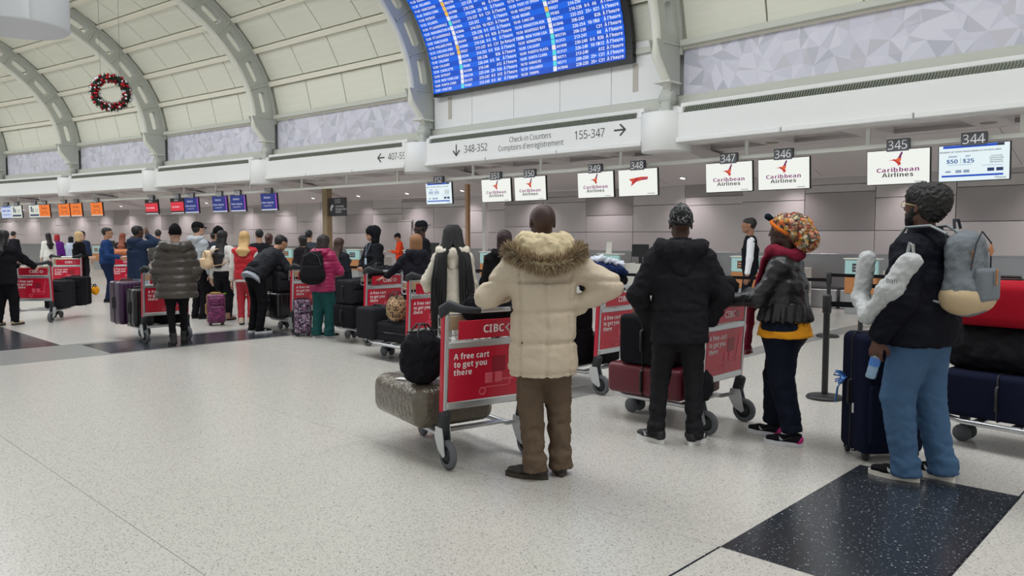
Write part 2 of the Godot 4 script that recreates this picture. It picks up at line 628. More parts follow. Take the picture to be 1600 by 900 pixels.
# ---------- band, fascia, soffit, wall panels ----------
func build_wall_fittings() -> void:
	var white := mat("fascia_white", Color8(232, 233, 232), .45, 0, "plaster")
	var ledge_m := paint(Color8(196, 198, 188), .5)
	var grille_m := paint(Color8(118, 124, 112), .6)
	var dark_m := paint(Color8(70, 70, 68), .7)
	var soffit_m := mat("soffit_white", Color8(232, 227, 226), .55, 0, "plaster")
	var vent_m := paint(Color8(188, 182, 172), .6)
	var rail_m := paint(Color8(222, 224, 216), .4)
	var band_m := mat("band_print", Color.WHITE, .42)
	band_m.vertex_color_use_as_albedo = true
	var slat := box(Vector3(.03, .12, .012))
	var wm := [mat("wallpanel_a", Color8(216, 211, 210), .42, 0, "plaster"), mat("wallpanel_b", Color8(198, 193, 193), .42, 0, "plaster"), mat("wallpanel_c", Color8(172, 167, 166), .45, 0, "plaster"), mat("wallpanel_d", Color8(208, 204, 202), .42, 0, "plaster")]
	var steel := mat("steel", Color8(176, 178, 180), .32, .85, "brushed")
	for b in COLS.size() - 1:
		var s0: float = COLS[b]
		var s1: float = COLS[b + 1]
		if s1 < -52 or s0 > 10: continue
		var w := s0 - s1
		var sm := (s0 + s1) * .5
		var bay := structure("wall_upper", "", at_wall(sm, 0, NR))   # local z towards the hall, n = NR - z
		var mid := absf(s0 + .4) < .01
		part(bay, "ledge", box(Vector3(w + .02, .28, .25), .015, Vector3(0, 4.56, -.2)), ledge_m)
		part(bay, "top_trim", box(Vector3(w - .3, .14, .14), .012, Vector3(0, 5.83, -.1)), ledge_m)
		part(bay, "backing", box(Vector3(w + .02, 2.3, .15), 0, Vector3(0, 5.2, -.5)), white)
		if mid:
			# white panels below the flight board, with slot vents
			for c in 5:
				var pw := (w - .3) / 5
				var pn := part(bay, "panel", box(Vector3(pw - .012, 1.35, .06), .006, Vector3(-w * .5 + .15 + pw * (c + .5), 5.38, -.13)), white)
				if c == 0 or c == 4: part(pn, "slot_vent", box(Vector3(.14, .62, .02), .004, Vector3(-w * .5 + .15 + pw * (c + .5) - .1, 5.25, -.095)), vent_m)
		else:
			# printed band of pale lavender facets
			var st := tool()
			var pts := PackedVector2Array()
			var r2 := RandomNumberGenerator.new()
			r2.seed = 40 + b
			var bw := w - .3
			for i in int(bw / .25) + 1:
				for k in 5:
					var ed := 0.0 if k == 0 or k == 4 else 1.0
					pts.append(Vector2(clampf(i * .25 + (r2.randf() - .5) * .34, 0, bw) if i > 0 and i < int(bw / .25) else (0.0 if i == 0 else bw), k * .28 + ed * (r2.randf() - .5) * .26))
			var idx := Geometry2D.triangulate_delaunay(pts)
			for k in range(0, idx.size(), 3):
				var v := r2.randf()
				var c := Color8(194, 194, 209).lerp(Color8(220, 219, 231), v) if v > .25 else Color8(186, 188, 201).lerp(Color8(208, 203, 212), v * 3.0)
				st.set_color(c.srgb_to_linear())
				var q := []
				for e in 3: q.append(Vector3(pts[idx[k + e]].x - bw * .5, 4.7 + pts[idx[k + e]].y * .97, -.22))
				tri(st, q[0], q[1], q[2], Vector3.BACK)
			part(bay, "printed_band", done(st), band_m)
		# fascia with grille and lip
		part(bay, "fascia", box(Vector3(w - .95, .53, .3), .012, Vector3(0, 3.95, .35)), white)
		part(bay, "fascia_top", box(Vector3(w - .95, .09, .3), .012, Vector3(0, 4.395, .25)), white)
		part(bay, "grille_back", box(Vector3(w - 1.15, .13, .02), 0, Vector3(0, 4.28, .4)), ledge_m)
		for e in [-1, 1]: part(bay, "grille_end", box(Vector3(.12, .13, .2), .004, Vector3(e * (w * .5 - .53), 4.28, .4)), white)
		var gr := tool()
		for k in int((w - 1.2) / .05): bx(gr, Vector3(-w * .5 + .62 + k * .05, 4.28, .425), Vector3(.022, .14, .05), 0, Basis(Vector3.BACK, -.35))
		part(bay, "grille", done(gr), grille_m)
		for k in 3:
			var lw := (w - .9) / 3
			part(bay, "lip", box(Vector3(lw - .03, .1, .4), .012, Vector3(-w * .5 + .45 + lw * (k + .5), 3.64, .36)), white)
		# soffit: coffered flat part, then a slope down to the wall
		var nc := 4
		var cw := w / nc
		part(bay, "soffit_strip", box(Vector3(w, .1, .3), 0, Vector3(0, 3.62, .12)), soffit_m)
		part(bay, "soffit_strip", box(Vector3(w, .1, .35), 0, Vector3(0, 3.62, -1.33)), soffit_m)
		for k in nc:
			var cx := -w * .5 + cw * (k + .5)
			part(bay, "soffit_beam", box(Vector3(.55, .1, 1.14), .004, Vector3(cx - cw * .5, 3.62, -.6)), soffit_m)
			var cf := part(bay, "coffer_panel", box(Vector3(cw - .5, .03, 1.2), 0, Vector3(cx, 3.84, -.6)), soffit_m)
			var fr := tool()
			for e in [-1, 1]:
				bx(fr, Vector3(cx + e * (cw * .5 - .29), 3.71, -.6), Vector3(.03, .26, 1.16), 0)
				bx(fr, Vector3(cx, 3.71, -.6 + e * .57), Vector3(cw - .56, .26, .03), 0)
				bx(fr, Vector3(cx + e * (cw * .5 - .4), 3.82, -.6), Vector3(.04, .02, 1.0), 0)
			part(cf, "frame", done(fr), soffit_m)
		for k in nc:
			var cx := -w * .5 + cw * (k + .5)
			var a := Vector3(cx, 3.3, -2.45)
			part(bay, "soffit_slope", box(Vector3(cw - .012, .08, 2.02), .004, a, Basis(Vector3.RIGHT, -.295)), soffit_m)
		for k in 2:
			var dsc := tool()
			lathe(dsc, [Vector2(0, -.012), Vector2(.13, -.012), Vector2(.14, 0)], 22, shift(-w * .5 + cw * (k * 2 + 1), 3.57, -.75))
			part(bay, "ceiling_speaker", done(dsc), paint(Color8(168, 162, 150), .7))
		part(bay, "soffit_drop", box(Vector3(w * 1.024, .14, .06), .004, Vector3(0, 3.04, -3.33)), soffit_m)
		# downlights
		for k in 3:
			var x := -w * .5 + w * (k + .5) / 3
			var dl := thing("downlight", "small round recessed downlight in the sloping soffit", "downlight", at_wall(sm, 0, NR) * Transform3D(Basis(Vector3.RIGHT, -.295), Vector3(x, 3.12, -2.88)), "soffit downlights")
			var ds := tool()
			lathe(ds, [Vector2(.07, -.012), Vector2(.1, -.012), Vector2(.11, 0), Vector2(.11, .01)], 18)
			part(dl, "ring", done(ds), rail_m)
			var dd := tool()
			lathe(dd, [Vector2(0, -.006), Vector2(.072, -.006)], 18)
			part(dl, "lamp_lens", done(dd), glow(Color8(255, 246, 250), 2.5))
			var l := SpotLight3D.new()
			l.name = "downlight_light"
			l.light_color = Color8(255, 240, 246)
			l.light_energy = SPOT
			l.spot_angle = 62
			l.spot_angle_attenuation = 1.0
			l.spot_range = 20
			l.light_size = .07
			l.shadow_enabled = true
			dl.add_child(l)
			l.transform = Transform3D(Basis(Vector3.RIGHT, -PI / 2 + .2), Vector3(0, -.03, 0))
		# check-in wall: steel below, panels above
		var wb := structure("wall_front", "", at_wall(sm, 0, NR))
		part(wb, "backing", box(Vector3(w + .3, 3.4, .2), 0, Vector3(0, 1.7, -3.6)), wm[0])
		var r3 := RandomNumberGenerator.new()
		r3.seed = 300 + b
		var ncol := 5
		var pw2 := w * 1.024 / ncol
		for c in ncol:
			var cx := pw2 * (c + .5 - ncol * .5)
			var cuts: Array = [[1.18, 1.72, 2.46, 3.1], [1.18, 1.72, 2.62, 2.8, 3.1], [1.18, 2.42, 2.64, 3.1], [1.18, 1.9, 2.62, 2.86, 3.1], [1.18, 1.72, 2.2, 3.1]][r3.randi() % 5]
			for k in cuts.size() - 1:
				var hh: float = cuts[k + 1] - cuts[k]
				part(wb, "wall_panel", box(Vector3(pw2 - .014, hh - .014, .05), .004, Vector3(cx, (cuts[k] + cuts[k + 1]) * .5, -3.42)), wm[(r3.randi() % 4) if k > 0 else 0])
			part(wb, "steel_panel", box(Vector3(pw2 - .01, 1.02, .04), .004, Vector3(cx, .65, -3.36)), steel)
		part(wb, "steel_cap", box(Vector3(w * 1.024, .03, .12), .006, Vector3(0, 1.17, -3.38)), steel)
		part(wb, "baseboard", box(Vector3(w, .12, .05), .004, Vector3(0, .06, -3.36)), dark_m)
		# sign rail with its posts
		var rl := thing("sign_rail", "long white rail hung under the soffit carrying the counter signs", "rail", at_wall(sm, 0, NR), "sign rails along the counters")
		part(rl, "rail", box(Vector3(w, .085, .06), .008, Vector3(0, 3.225, 0)), rail_m)
		for k in 3: part(rl, "post", box(Vector3(.075, .4, .05), .006, Vector3(-w * .5 + w * (k + .75) / 3.3, 3.43, -.01)), rail_m)
	for k in COLS.size():
		var s: float = COLS[k]
		if s < -52 or s > 10: continue
		var dr := thing("column_drum", "white rounded drum on the fascia below a vault rib", "drum", at_wall(s, 0, NR), "white drums below the ribs")
		var ds := tool()
		lathe(ds, [Vector2(0, 3.44), Vector2(.53, 3.44), Vector2(.55, 3.46), Vector2(.55, 4.26), Vector2(.53, 4.28), Vector2(0, 4.28)], 36, shift(0, 0, .15))
		part(dr, "drum", done(ds), white)
		var arm := tool()
		prism(arm, PackedVector2Array([Vector2(.1, 3.45), Vector2(-3.3, 2.98), Vector2(-3.3, 3.3), Vector2(.1, 3.66)]), -.45, .45, Transform3D(Basis(Vector3(0, 0, 1), Vector3.UP, Vector3.LEFT), Vector3.ZERO))
		part(dr, "arm", done(arm), soffit_m)
		part(dr, "cap", box(Vector3(.5, .3, .3), .03, Vector3(0, 4.3, -.05)), white)
	# round steel columns behind the counters and the zone sign
	for a in [[-15.33, 16.5, .13, "brass-toned square pillar carrying the dark zone sign", Color8(170, 150, 120)], [-8.5, 16.6, .06, "slim brass-edged post by the bright counter sign", Color8(176, 140, 108)], [-8.05, 16.9, .07, "slim white post beside the brass-edged post", Color8(224, 222, 220)]]:
		var c := thing("pillar", a[3], "pillar", at_wall(a[0], 0, a[1]))
		part(c, "shaft", box(Vector3(a[2] * 2, 3.4, a[2] * 2), .01, Vector3(0, 1.7, 0)), mat("pillar_" + str(a[0]), a[4], .3, .5 if a[2] != .07 else 0.0))
		part(c, "base", box(Vector3(a[2] * 2 + .05, .12, a[2] * 2 + .05), .01, Vector3(0, .06, 0)), dark_m)
	var zs := thing("zone_sign", "dark grey square sign reading OS3 on the brass-toned pillar", "sign", at_wall(-14.73, 2.66, 16.5))
	part(zs, "plate", box(Vector3(.95, .66, .05), .008), paint(Color8(66, 68, 76), .5))
	var wt := paint(Color8(232, 232, 232), .5)
	lettering(zs, "OS3", .13, wt, shift(.02, .2, .028))
	for k in 3: lettering(zs, ["Oversized", "Bagages hors", "format"][k], .07, wt, shift(-.1, .02 - k * .1, .028), true, HORIZONTAL_ALIGNMENT_LEFT)
	var ic := tool()
	prism(ic, PackedVector2Array([Vector2(-.4, -.06), Vector2(-.34, .06), Vector2(-.26, .1), Vector2(-.2, .02), Vector2(-.28, -.04), Vector2(-.32, -.14), Vector2(-.38, -.14)]), .026, .029)
	part(zs, "pictogram", done(ic), wt)
	# closed double doors in the wall behind the sign
	var d := structure("door_1", "", at_wall(-13.5, 0, 18.22))
	for e in [-1, 1]: part(d, "door_leaf", box(Vector3(.74, 2.1, .05), .008, Vector3(e * .38, 1.08, 0)), wm[0])
	part(d, "door_frame", box(Vector3(1.66, .06, .07), .006, Vector3(0, 2.17, 0)), ledge_m)
	# lettering on the fascia
	var ink := paint(Color8(62, 66, 66), .6)
	var fs := thing("fascia_sign", "check-in counters direction lettering on the white fascia below the flight board", "sign", at_wall(-4.45, 0, NR))
	var nar := Basis().scaled(Vector3(.94, 1, 1))
	lettering(fs, "Check-in Counters", .13, ink, Transform3D(nar, Vector3(.3, 4.06, .503)))
	lettering(fs, "Comptoirs d'enregistrement", .13, ink, Transform3D(nar, Vector3(.3, 3.86, .503)))
	lettering(fs, "348-352", .19, ink, Transform3D(nar, Vector3(-1.6, 3.94, .503)))
	lettering(fs, "155-347", .19, ink, Transform3D(nar, Vector3(2.15, 3.98, .503)))
	arrow(fs, Vector3(-2.35, 3.95, .503), -PI / 2, ink)
	arrow(fs, Vector3(3.0, 4.0, .503), 0, ink)
	var f2 := thing("fascia_sign", "left-pointing arrow and counter number 407 on the white fascia beside the drum", "sign", at_wall(-12.5, 0, NR))
	lettering(f2, "407-596", .19, ink, Transform3D(nar, Vector3(3.25, 3.95, .503)))
	arrow(f2, Vector3(2.5, 3.95, .503), PI, ink)

func arrow(parent: Node, p: Vector3, a: float, m: Material) -> void:
	var s := tool()
	var b := Basis(Vector3.BACK, a)
	bx(s, p, Vector3(.3, .04, .004), 0, b)
	for e in [-1, 1]: bx(s, p + b * Vector3(.085, e * .06, 0), Vector3(.2, .04, .004), 0, b * Basis(Vector3.BACK, -e * .75))
	part(parent, "arrow", done(s), m)

# ---------- screens, flight board, wreath ----------
func bird(parent: Node, c: Vector3, k: float, diving := false) -> void:
	var shapes := [[Color8(214, 64, 60), [[-.95, .2], [-.5, .24], [-.3, .32], [-.12, .26], [.08, .12], [.34, -.02], [.4, -.2], [.3, -.42], [.2, -.3], [.14, -.5], [.04, -.2], [-.2, .04], [-.42, .16]]],
		[Color8(238, 110, 66), [[-.14, .24], [.1, .45], [.3, .8], [.42, 1.0], [.44, .55], [.4, .1], [.2, .0], [.0, .06]]],
		[Color8(120, 44, 110), [[.12, .42], [.3, .82], [.46, 1.08], [.6, .95], [.44, .6], [.36, .4]]]]
	if diving: shapes = [[Color8(226, 90, 60), [[-.7, .1], [-.2, .16], [.3, .22], [.85, .2], [.8, .02], [.3, -.02], [-.1, -.1], [-.55, -.4], [-.45, -.1]]], [Color8(200, 50, 70), [[-.1, .14], [.2, .2], [.0, .0], [-.5, -.36], [-.3, .0]]], [Color8(150, 60, 130), [[.3, .1], [.8, .12], [.78, .04], [.3, .03]]]]
	for e in shapes.size():
		var st := tool()
		var pl := PackedVector2Array()
		for p in shapes[e][1]: pl.append(Vector2(p[0], p[1]) * k)
		prism(st, pl, .001 * e, .001 * e, Transform3D(Basis(), c))
		part(parent, "emblem", done(st), glow(shapes[e][0], .75))

func bars(parent: Node, c: Color, rects: Array, z := .032, e := .8, called := "print") -> void:
	var st := tool()
	for r in rects: bx(st, Vector3(r[0], r[1], z), Vector3(r[2], r[3], .002))
	part(parent, called, done(st), glow(c, e))

func build_signs() -> void:
	var black := paint(Color8(24, 24, 26), .4)
	var plate := paint(Color8(86, 88, 94), .5)
	var wt := paint(Color8(236, 236, 236), .5)
	# number, s, kind, width
	var list := [["344", 5.6, "offer"], ["345", 4.4, "carib"], ["346", 2.26, "carib"], ["347", 1.07, "carib"], ["348", -1.21, "dive"], ["349", -2.42, "carib"], ["350", -4.51, "carib"], ["351", -5.71, "carib"], ["352", -7.95, "offer"],
		["407", -16.48, "blue"], ["408", -18.4, "blue"], ["409", -19.59, "blue"], ["410", -21.51, "blue"], ["411", -22.53, "red"], ["412", -24.42, "red"], ["421", -28.79, "orange"], ["422", -30.52, "orange"], ["423", -31.57, "orange"], ["424", -33.31, "orange"], ["425", -34.23, "photo"], ["426", -35.86, "photo"], ["427", -36.82, "pale"]]
	var says := {"offer": "bright white and blue offer screen numbered %s", "carib": "white screen with red hummingbird and Caribbean Airlines numbered %s", "dive": "white screen with a red diving bird numbered %s",
		"blue": "dark blue screen with a purple stripe numbered %s", "red": "black and red screen with white lettering numbered %s", "orange": "orange screen with dark lettering numbered %s", "photo": "pale screen with a small dark picture numbered %s", "pale": "white and blue screen numbered %s"}
	var tells := ["at the rail's end past every hummingbird", "next to the offer screen", "left of the bearded man's hair", "above the turbaned woman", "with the diving bird", "behind the beige parka's shoulder", "over the parka man's bare head", "right of the yellow-tinted offer screen", "beside the slim posts", "nearest the zone pillar", "second from the zone pillar", "third from the zone pillar", "next to the red screens", "next to the blue screens", "alone beyond the red screens", "nearest the red screens", "second among the orange ones", "third among the orange ones", "last of the orange ones", "next to the orange screens", "beyond the first pale picture screen", "last along the wall"]
	for a in list:
		var kind: String = a[2]
		var tell: String = tells[list.find(a)]
		var w := 1.05 if kind in ["offer", "carib", "dive"] else .95
		var t := thing("counter_screen", says[kind] % a[0] + ", " + tell, "screen", at_wall(a[1], 2.83, 14.86) * Transform3D(Basis(Vector3.RIGHT, .07), Vector3.ZERO), "screens above the counters")
		part(t, "case", box(Vector3(w + .03, .63, .06), .008, Vector3(0, 0, -.005)), black)
		var np := thing("number_plate", "dark grey plate numbered %s over the screen " % a[0] + tell, "sign", at_wall(a[1], 3.215, 14.84), "counter number plates")
		part(np, "plate", box(Vector3(.38, .22, .09), .006), plate)
		lettering(np, a[0], .15, wt, shift(0, -.005, .047))
		part(np, "hanger", box(Vector3(.05, .1, .04), 0, Vector3(0, -.14, -.02)), black)
		var face := Color8(244, 246, 240)
		var e := .92
		if kind == "offer": face = Color8(232, 246, 250)
		if kind == "blue": face = Color8(26, 44, 120)
		if kind == "red": face = Color8(20, 16, 20)
		if kind == "orange": face = Color8(236, 120, 44)
		if kind == "photo": face = Color8(214, 218, 206)
		if kind == "pale": face = Color8(196, 206, 232)
		part(t, "display", box(Vector3(w, .6, .01), 0, Vector3(0, 0, .026)), glow(face, e))
		if kind == "carib":
			bird(t, Vector3(-.01, .09, .033), .165)
			lettering(t, "Caribbean", .074, glow(Color8(150, 50, 130), .7), Transform3D(Basis().scaled(Vector3(1.45, 1, 1)), Vector3(0, -.05, .033)), true)
			lettering(t, "Airlines", .074, glow(Color8(60, 60, 66), .6), Transform3D(Basis().scaled(Vector3(1.4, 1, 1)), Vector3(0, -.14, .033)), true)
			bars(t, Color8(140, 140, 140), [[.36, -.27, .16, .012]])
		elif kind == "dive":
			bird(t, Vector3(.0, .05, .033), .34, true)
			bars(t, Color8(140, 140, 140), [[.36, -.26, .2, .014]])
		elif kind == "offer":
			bars(t, Color8(28, 84, 206), [[-.03, .275, .86, .045], [-.02, -.215, .92, .032]])
			bars(t, Color8(40, 46, 66), [[.4, .275, .1, .045]], .034)
			var nv := glow(Color8(34, 96, 168), .7)
			lettering(t, "$50", .068, nv, Transform3D(Basis().scaled(Vector3(1.15, 1, 1)), Vector3(-.32, .03, .033)), true)
			lettering(t, "$25", .068, nv, Transform3D(Basis().scaled(Vector3(1.15, 1, 1)), Vector3(-.07, .03, .033)), true)
			lettering(t, "MEMBERS GET MORE WHEN DINING AT YYZ WITH AMEX.", .025, glow(Color8(70, 76, 90), .5), shift(-.05, .19, .033), true)
			lettering(t, "SPEND", .03, nv, shift(-.31, .11, .033), true)
			lettering(t, "GET", .03, nv, shift(-.08, .11, .033), true)
			for k in 4: lettering(t, ["SCAN TO SEE", "PARTICIPATING", "RESTAURANTS", "AND REGISTER"][k], .02, glow(Color8(70, 76, 90), .5), shift(.34, .09 - k * .034, .033), true)
			bars(t, Color8(120, 160, 200), [[-.19, .04, .006, .1], [-.2, -.03, .36, .006], [.28, -.06, .3, .006]])
			bars(t, Color8(150, 170, 196), [[-.22, -.14, .09, .05], [-.1, -.14, .09, .05], [-.38, -.14, .08, .03]])
			bars(t, Color8(36, 60, 110), [[.26, -.13, .1, .055], [.39, -.13, .1, .055]], .034)
			lettering(t, "Please", .04, glow(Color8(80, 90, 100), .5), shift(.4, -.265, .033))
		elif kind == "blue":
			bars(t, Color8(150, 60, 180), [[.43, .02, .07, .54]])
			bars(t, Color8(214, 220, 232), [[0, -.275, .93, .045]])
			lettering(t, "Check-in", .07, glow(Color8(220, 224, 240), .7), shift(-.1, .16, .033), true)
			lettering(t, "Online / Bag drop", .06, glow(Color8(220, 224, 240), .7), shift(-.08, -.02, .033), true)
			lettering(t, "Enregistrement", .05, glow(Color8(220, 224, 240), .7), shift(-.08, -.13, .033))
		elif kind == "red":
			bars(t, Color8(226, 44, 66), [[0, -.02, .92, .36]])
			bars(t, Color8(220, 214, 220), [[0, -.275, .92, .04]])
			lettering(t, "TOP PRIORITY" if a[0] == "411" else "TOP CUSTOMERS", .06, glow(Color8(250, 230, 232), .8), shift(-.1, -.04, .035), true)
			lettering(t, "airline", .06, glow(Color8(220, 220, 220), .6), shift(-.05, .23, .033), true)
		elif kind == "orange":
			var dk := glow(Color8(110, 46, 20), .5)
			lettering(t, "Fly easy", .09, dk, shift(0, .13, .033), true)
			lettering(t, "Check-in  Drop", .055, dk, shift(0, -.05, .033), true)
			bars(t, Color8(130, 56, 22), [[-.2, -.14, .26, .02], [.2, -.14, .26, .02]])
			bars(t, Color8(220, 222, 216), [[0, -.275, .92, .04]])
		elif kind == "photo":
			bars(t, Color8(70, 84, 110), [[-.24, .1, .12, .26], [-.1, .04, .08, .2], [.0, -.19, .8, .1]])
			bars(t, Color8(150, 150, 140), [[.2, .1, .3, .02], [.2, .04, .26, .02], [.2, -.02, .3, .02]])
		else:
			bars(t, Color8(80, 110, 190), [[0, .26, .9, .05], [-.2, .06, .3, .06], [.2, .06, .3, .06], [0, -.14, .7, .03]])
	# flight board: curved blue wall of text, leaning out at the top
	var fb := thing("flight_board", "huge curved blue departures board with rows of white flight text", "screen", at_wall(-4.82, 0, NR))
	var prof := func(v: float) -> Transform3D:   # v metres up the board from its bottom edge, along a curve parallel to the vault
		var l := v + .02
		var q := vault(l) - vault_out(maxf(l, .06)) * .32
		var d := vault(l + .06) - vault(maxf(l - .06, 0.0))
		var up := Vector3(0, d.y, -d.x).normalized()
		return Transform3D(Basis(Vector3.RIGHT, up, Vector3.RIGHT.cross(up)), Vector3(0, q.y + .06, NR - q.x))
	var bw := 6.55
	var rows := 25
	var rh := .142
	var dk2 := tool()
	for k in rows + 1:
		var xf: Transform3D = prof.call(k * rh)
		bx(dk2, xf * Vector3(.06, 0, -.08), Vector3(bw + .2, rh + .05, .14), 0, xf.basis)
	part(fb, "case", done(dk2), black)
	var cities := ["CANCUN", "PUNTA CANA", "NEW YORK-LGA", "DETROIT", "CHARLOTTE", "CALGARY", "CALGARY", "MONTEGO BAY", "CHICAGO-ORD", "PHILADELPHIA", "VANCOUVER", "FT LAUDERDALE", "WASHINGTON-DCA", "FT LAUDERDALE", "ATLANTA", "DETROIT", "PUNTA CANA", "VANCOUVER", "ORLANDO", "EDMONTON", "CHARLOTTE", "LONDON", "BOSTON", "OTTAWA"]
	var cities2 := ["TAMPA", "ORLANDO", "KARACHI", "SANTA CLARA", "PUERTO PLATA", "CALGARY", "WINNIPEG", "NEW YORK-LGA", "MONTEGO BAY", "KINGSTON-KIN", "CANCUN", "MIAMI", "HALIFAX", "PORT OF SPAIN", "MONTEGO BAY", "HAVANA", "NASSAU", "REGINA", "DENVER", "QUEBEC"]
	var hours := ["13:00", "13:00", "12:50", "12:50", "12:50", "12:50", "12:45", "12:30", "12:15", "12:10", "12:05", "12:05", "12:05", "11:55", "11:55", "11:50", "11:45", "11:45", "11:30", "11:30"]
	var hours2 := ["16:30", "16:10", "16:10", "16:05", "16:00", "16:00", "15:55", "15:55", "15:50", "15:50", "15:45", "15:40", "15:40", "15:30", "15:15", "15:15", "15:00", "15:00", "14:55", "14:50"]
	var r2 := RandomNumberGenerator.new()
	r2.seed = 9
	var blues := [glow(Color8(6, 104, 240), .85), glow(Color8(4, 80, 208), .85)]
	var wtx := glow(Color8(236, 240, 255), .95)
	var chip := [glow(Color8(235, 236, 240), .95), glow(Color8(90, 220, 226), .95), glow(Color8(240, 190, 70), .95)]
	var codes := ["WS711", "PD365", "AC8846", "AA1098", "DL5121", "F8607", "WS2734", "PD527", "PK784", "WG419"]
	for k in rows:
		var xf: Transform3D = prof.call((k + .5) * rh)
		for side in 2:
			var row := part(fb, "row", box(Vector3(bw * .5 - .012, rh + .002, .012)), blues[(k + side) % 2], xf * shift((side - .5) * bw * .5 - .02, 0, 0))
			if k >= 20: continue
			var x0 := -bw * .25
			var words: String = (hours[k] + "  " + cities[k]) if side == 0 else (hours2[k] + "  " + cities2[k])
			lettering(row, words, .068, wtx, shift(x0 + .07, 0, .008), true, HORIZONTAL_ALIGNMENT_LEFT)
			part(row, "airline_chip", box(Vector3(.11, .115, .004)), chip[[0, 0, 1, 0, 1, 0, 2, 0][r2.randi() % 8]], shift(x0 + 1.2, 0, .009))
			lettering(row, codes[r2.randi() % codes.size()], .066, wtx, shift(x0 + 1.28, 0, .008), true, HORIZONTAL_ALIGNMENT_LEFT)
			lettering(row, "%d-%d" % [205 + r2.randi() % 30, 235 + r2.randi() % 20], .075, wtx, shift(x0 + 1.85, 0, .008), true, HORIZONTAL_ALIGNMENT_LEFT)
			if r2.randf() > .25: lettering(row, ["0-5", "10-15", "25+"][r2.randi() % 3], .075, wtx, shift(x0 + 2.3, 0, .008), true, HORIZONTAL_ALIGNMENT_LEFT)
			lettering(row, ["A6", "B21", "A12", "B26", "C31", "A8"][r2.randi() % 6], .075, wtx, shift(x0 + 2.52, 0, .008), true, HORIZONTAL_ALIGNMENT_LEFT)
			lettering(row, "À l'heure" if not (k == 7 and side == 0) else "En Retard 12:55", .078, wtx, shift(x0 + 2.76, 0, .008), true, HORIZONTAL_ALIGNMENT_LEFT)
	# wreath hung on wires
	var wr := thing("wreath", "round Christmas wreath with red and silver baubles hung below the vault", "wreath", turned(71, at_wall(-19.9, 6.5, 11.0).origin))
	var ring := tool()
	var rp := []
	for k in 33: rp.append(Vector3(cos(TAU * k / 32) * .5, sin(TAU * k / 32) * .5, 0))
	tube(ring, rp, .1, 8)
	part(wr, "frame", done(ring), paint(Color8(30, 44, 32), .8))
	var nd := tool()
	var r5 := RandomNumberGenerator.new()
	r5.seed = 21
	for k in 900:
		var a := r5.randf() * TAU
		var b := r5.randf() * TAU
		var c := Vector3(cos(a), sin(a), 0)
		var o := (c * cos(b) + Vector3.BACK * sin(b))
		var d := (o + Vector3(r5.randf() - .5, r5.randf() - .5, r5.randf() - .5)).normalized()
		var p := c * .5 + o * .09
		var sd := d.cross(Vector3(r5.randf(), r5.randf(), .3)).normalized() * .02
		tri(nd, p - sd, p + sd, p + d * .13, sd.cross(d))
	var nl := part(wr, "needles", done(nd), paint(Color8(34, 60, 40), .8))
	nl.set_meta("kind", "stuff")
	var ballm := SphereMesh.new()
	ballm.radius = 1.0
	ballm.height = 2.0
	ballm.radial_segments = 14
	ballm.rings = 8
	var bm := [mat("bauble_red", Color8(180, 20, 36), .2, .4), mat("bauble_silver", Color8(214, 216, 222), .22, .5), mat("bauble_crimson", Color8(120, 10, 26), .25, .4)]
	for k in 150:
		var a := TAU * k / 150.0 * 7.0 + r5.randf() * .3
		var b := (r5.randf() - .5) * 3.4
		var c := Vector3(cos(a), sin(a), 0)
		var rr := .025 + r5.randf() * .03
		part(wr, "bauble", ballm, bm[[0, 1, 0, 1, 2][r5.randi() % 5]], Transform3D(Basis().scaled(Vector3.ONE * rr), c * (.5 + sin(b) * .13) + Vector3.BACK * cos(b) * .13))
	var wi := tool()
	for e in [-1, 1]: tube(wi, [Vector3(e * .3, .48, 0), Vector3(e * .3, 4.0, 0)], .006, 5)
	part(wr, "wire", done(wi), paint(Color8(120, 120, 116), .5))

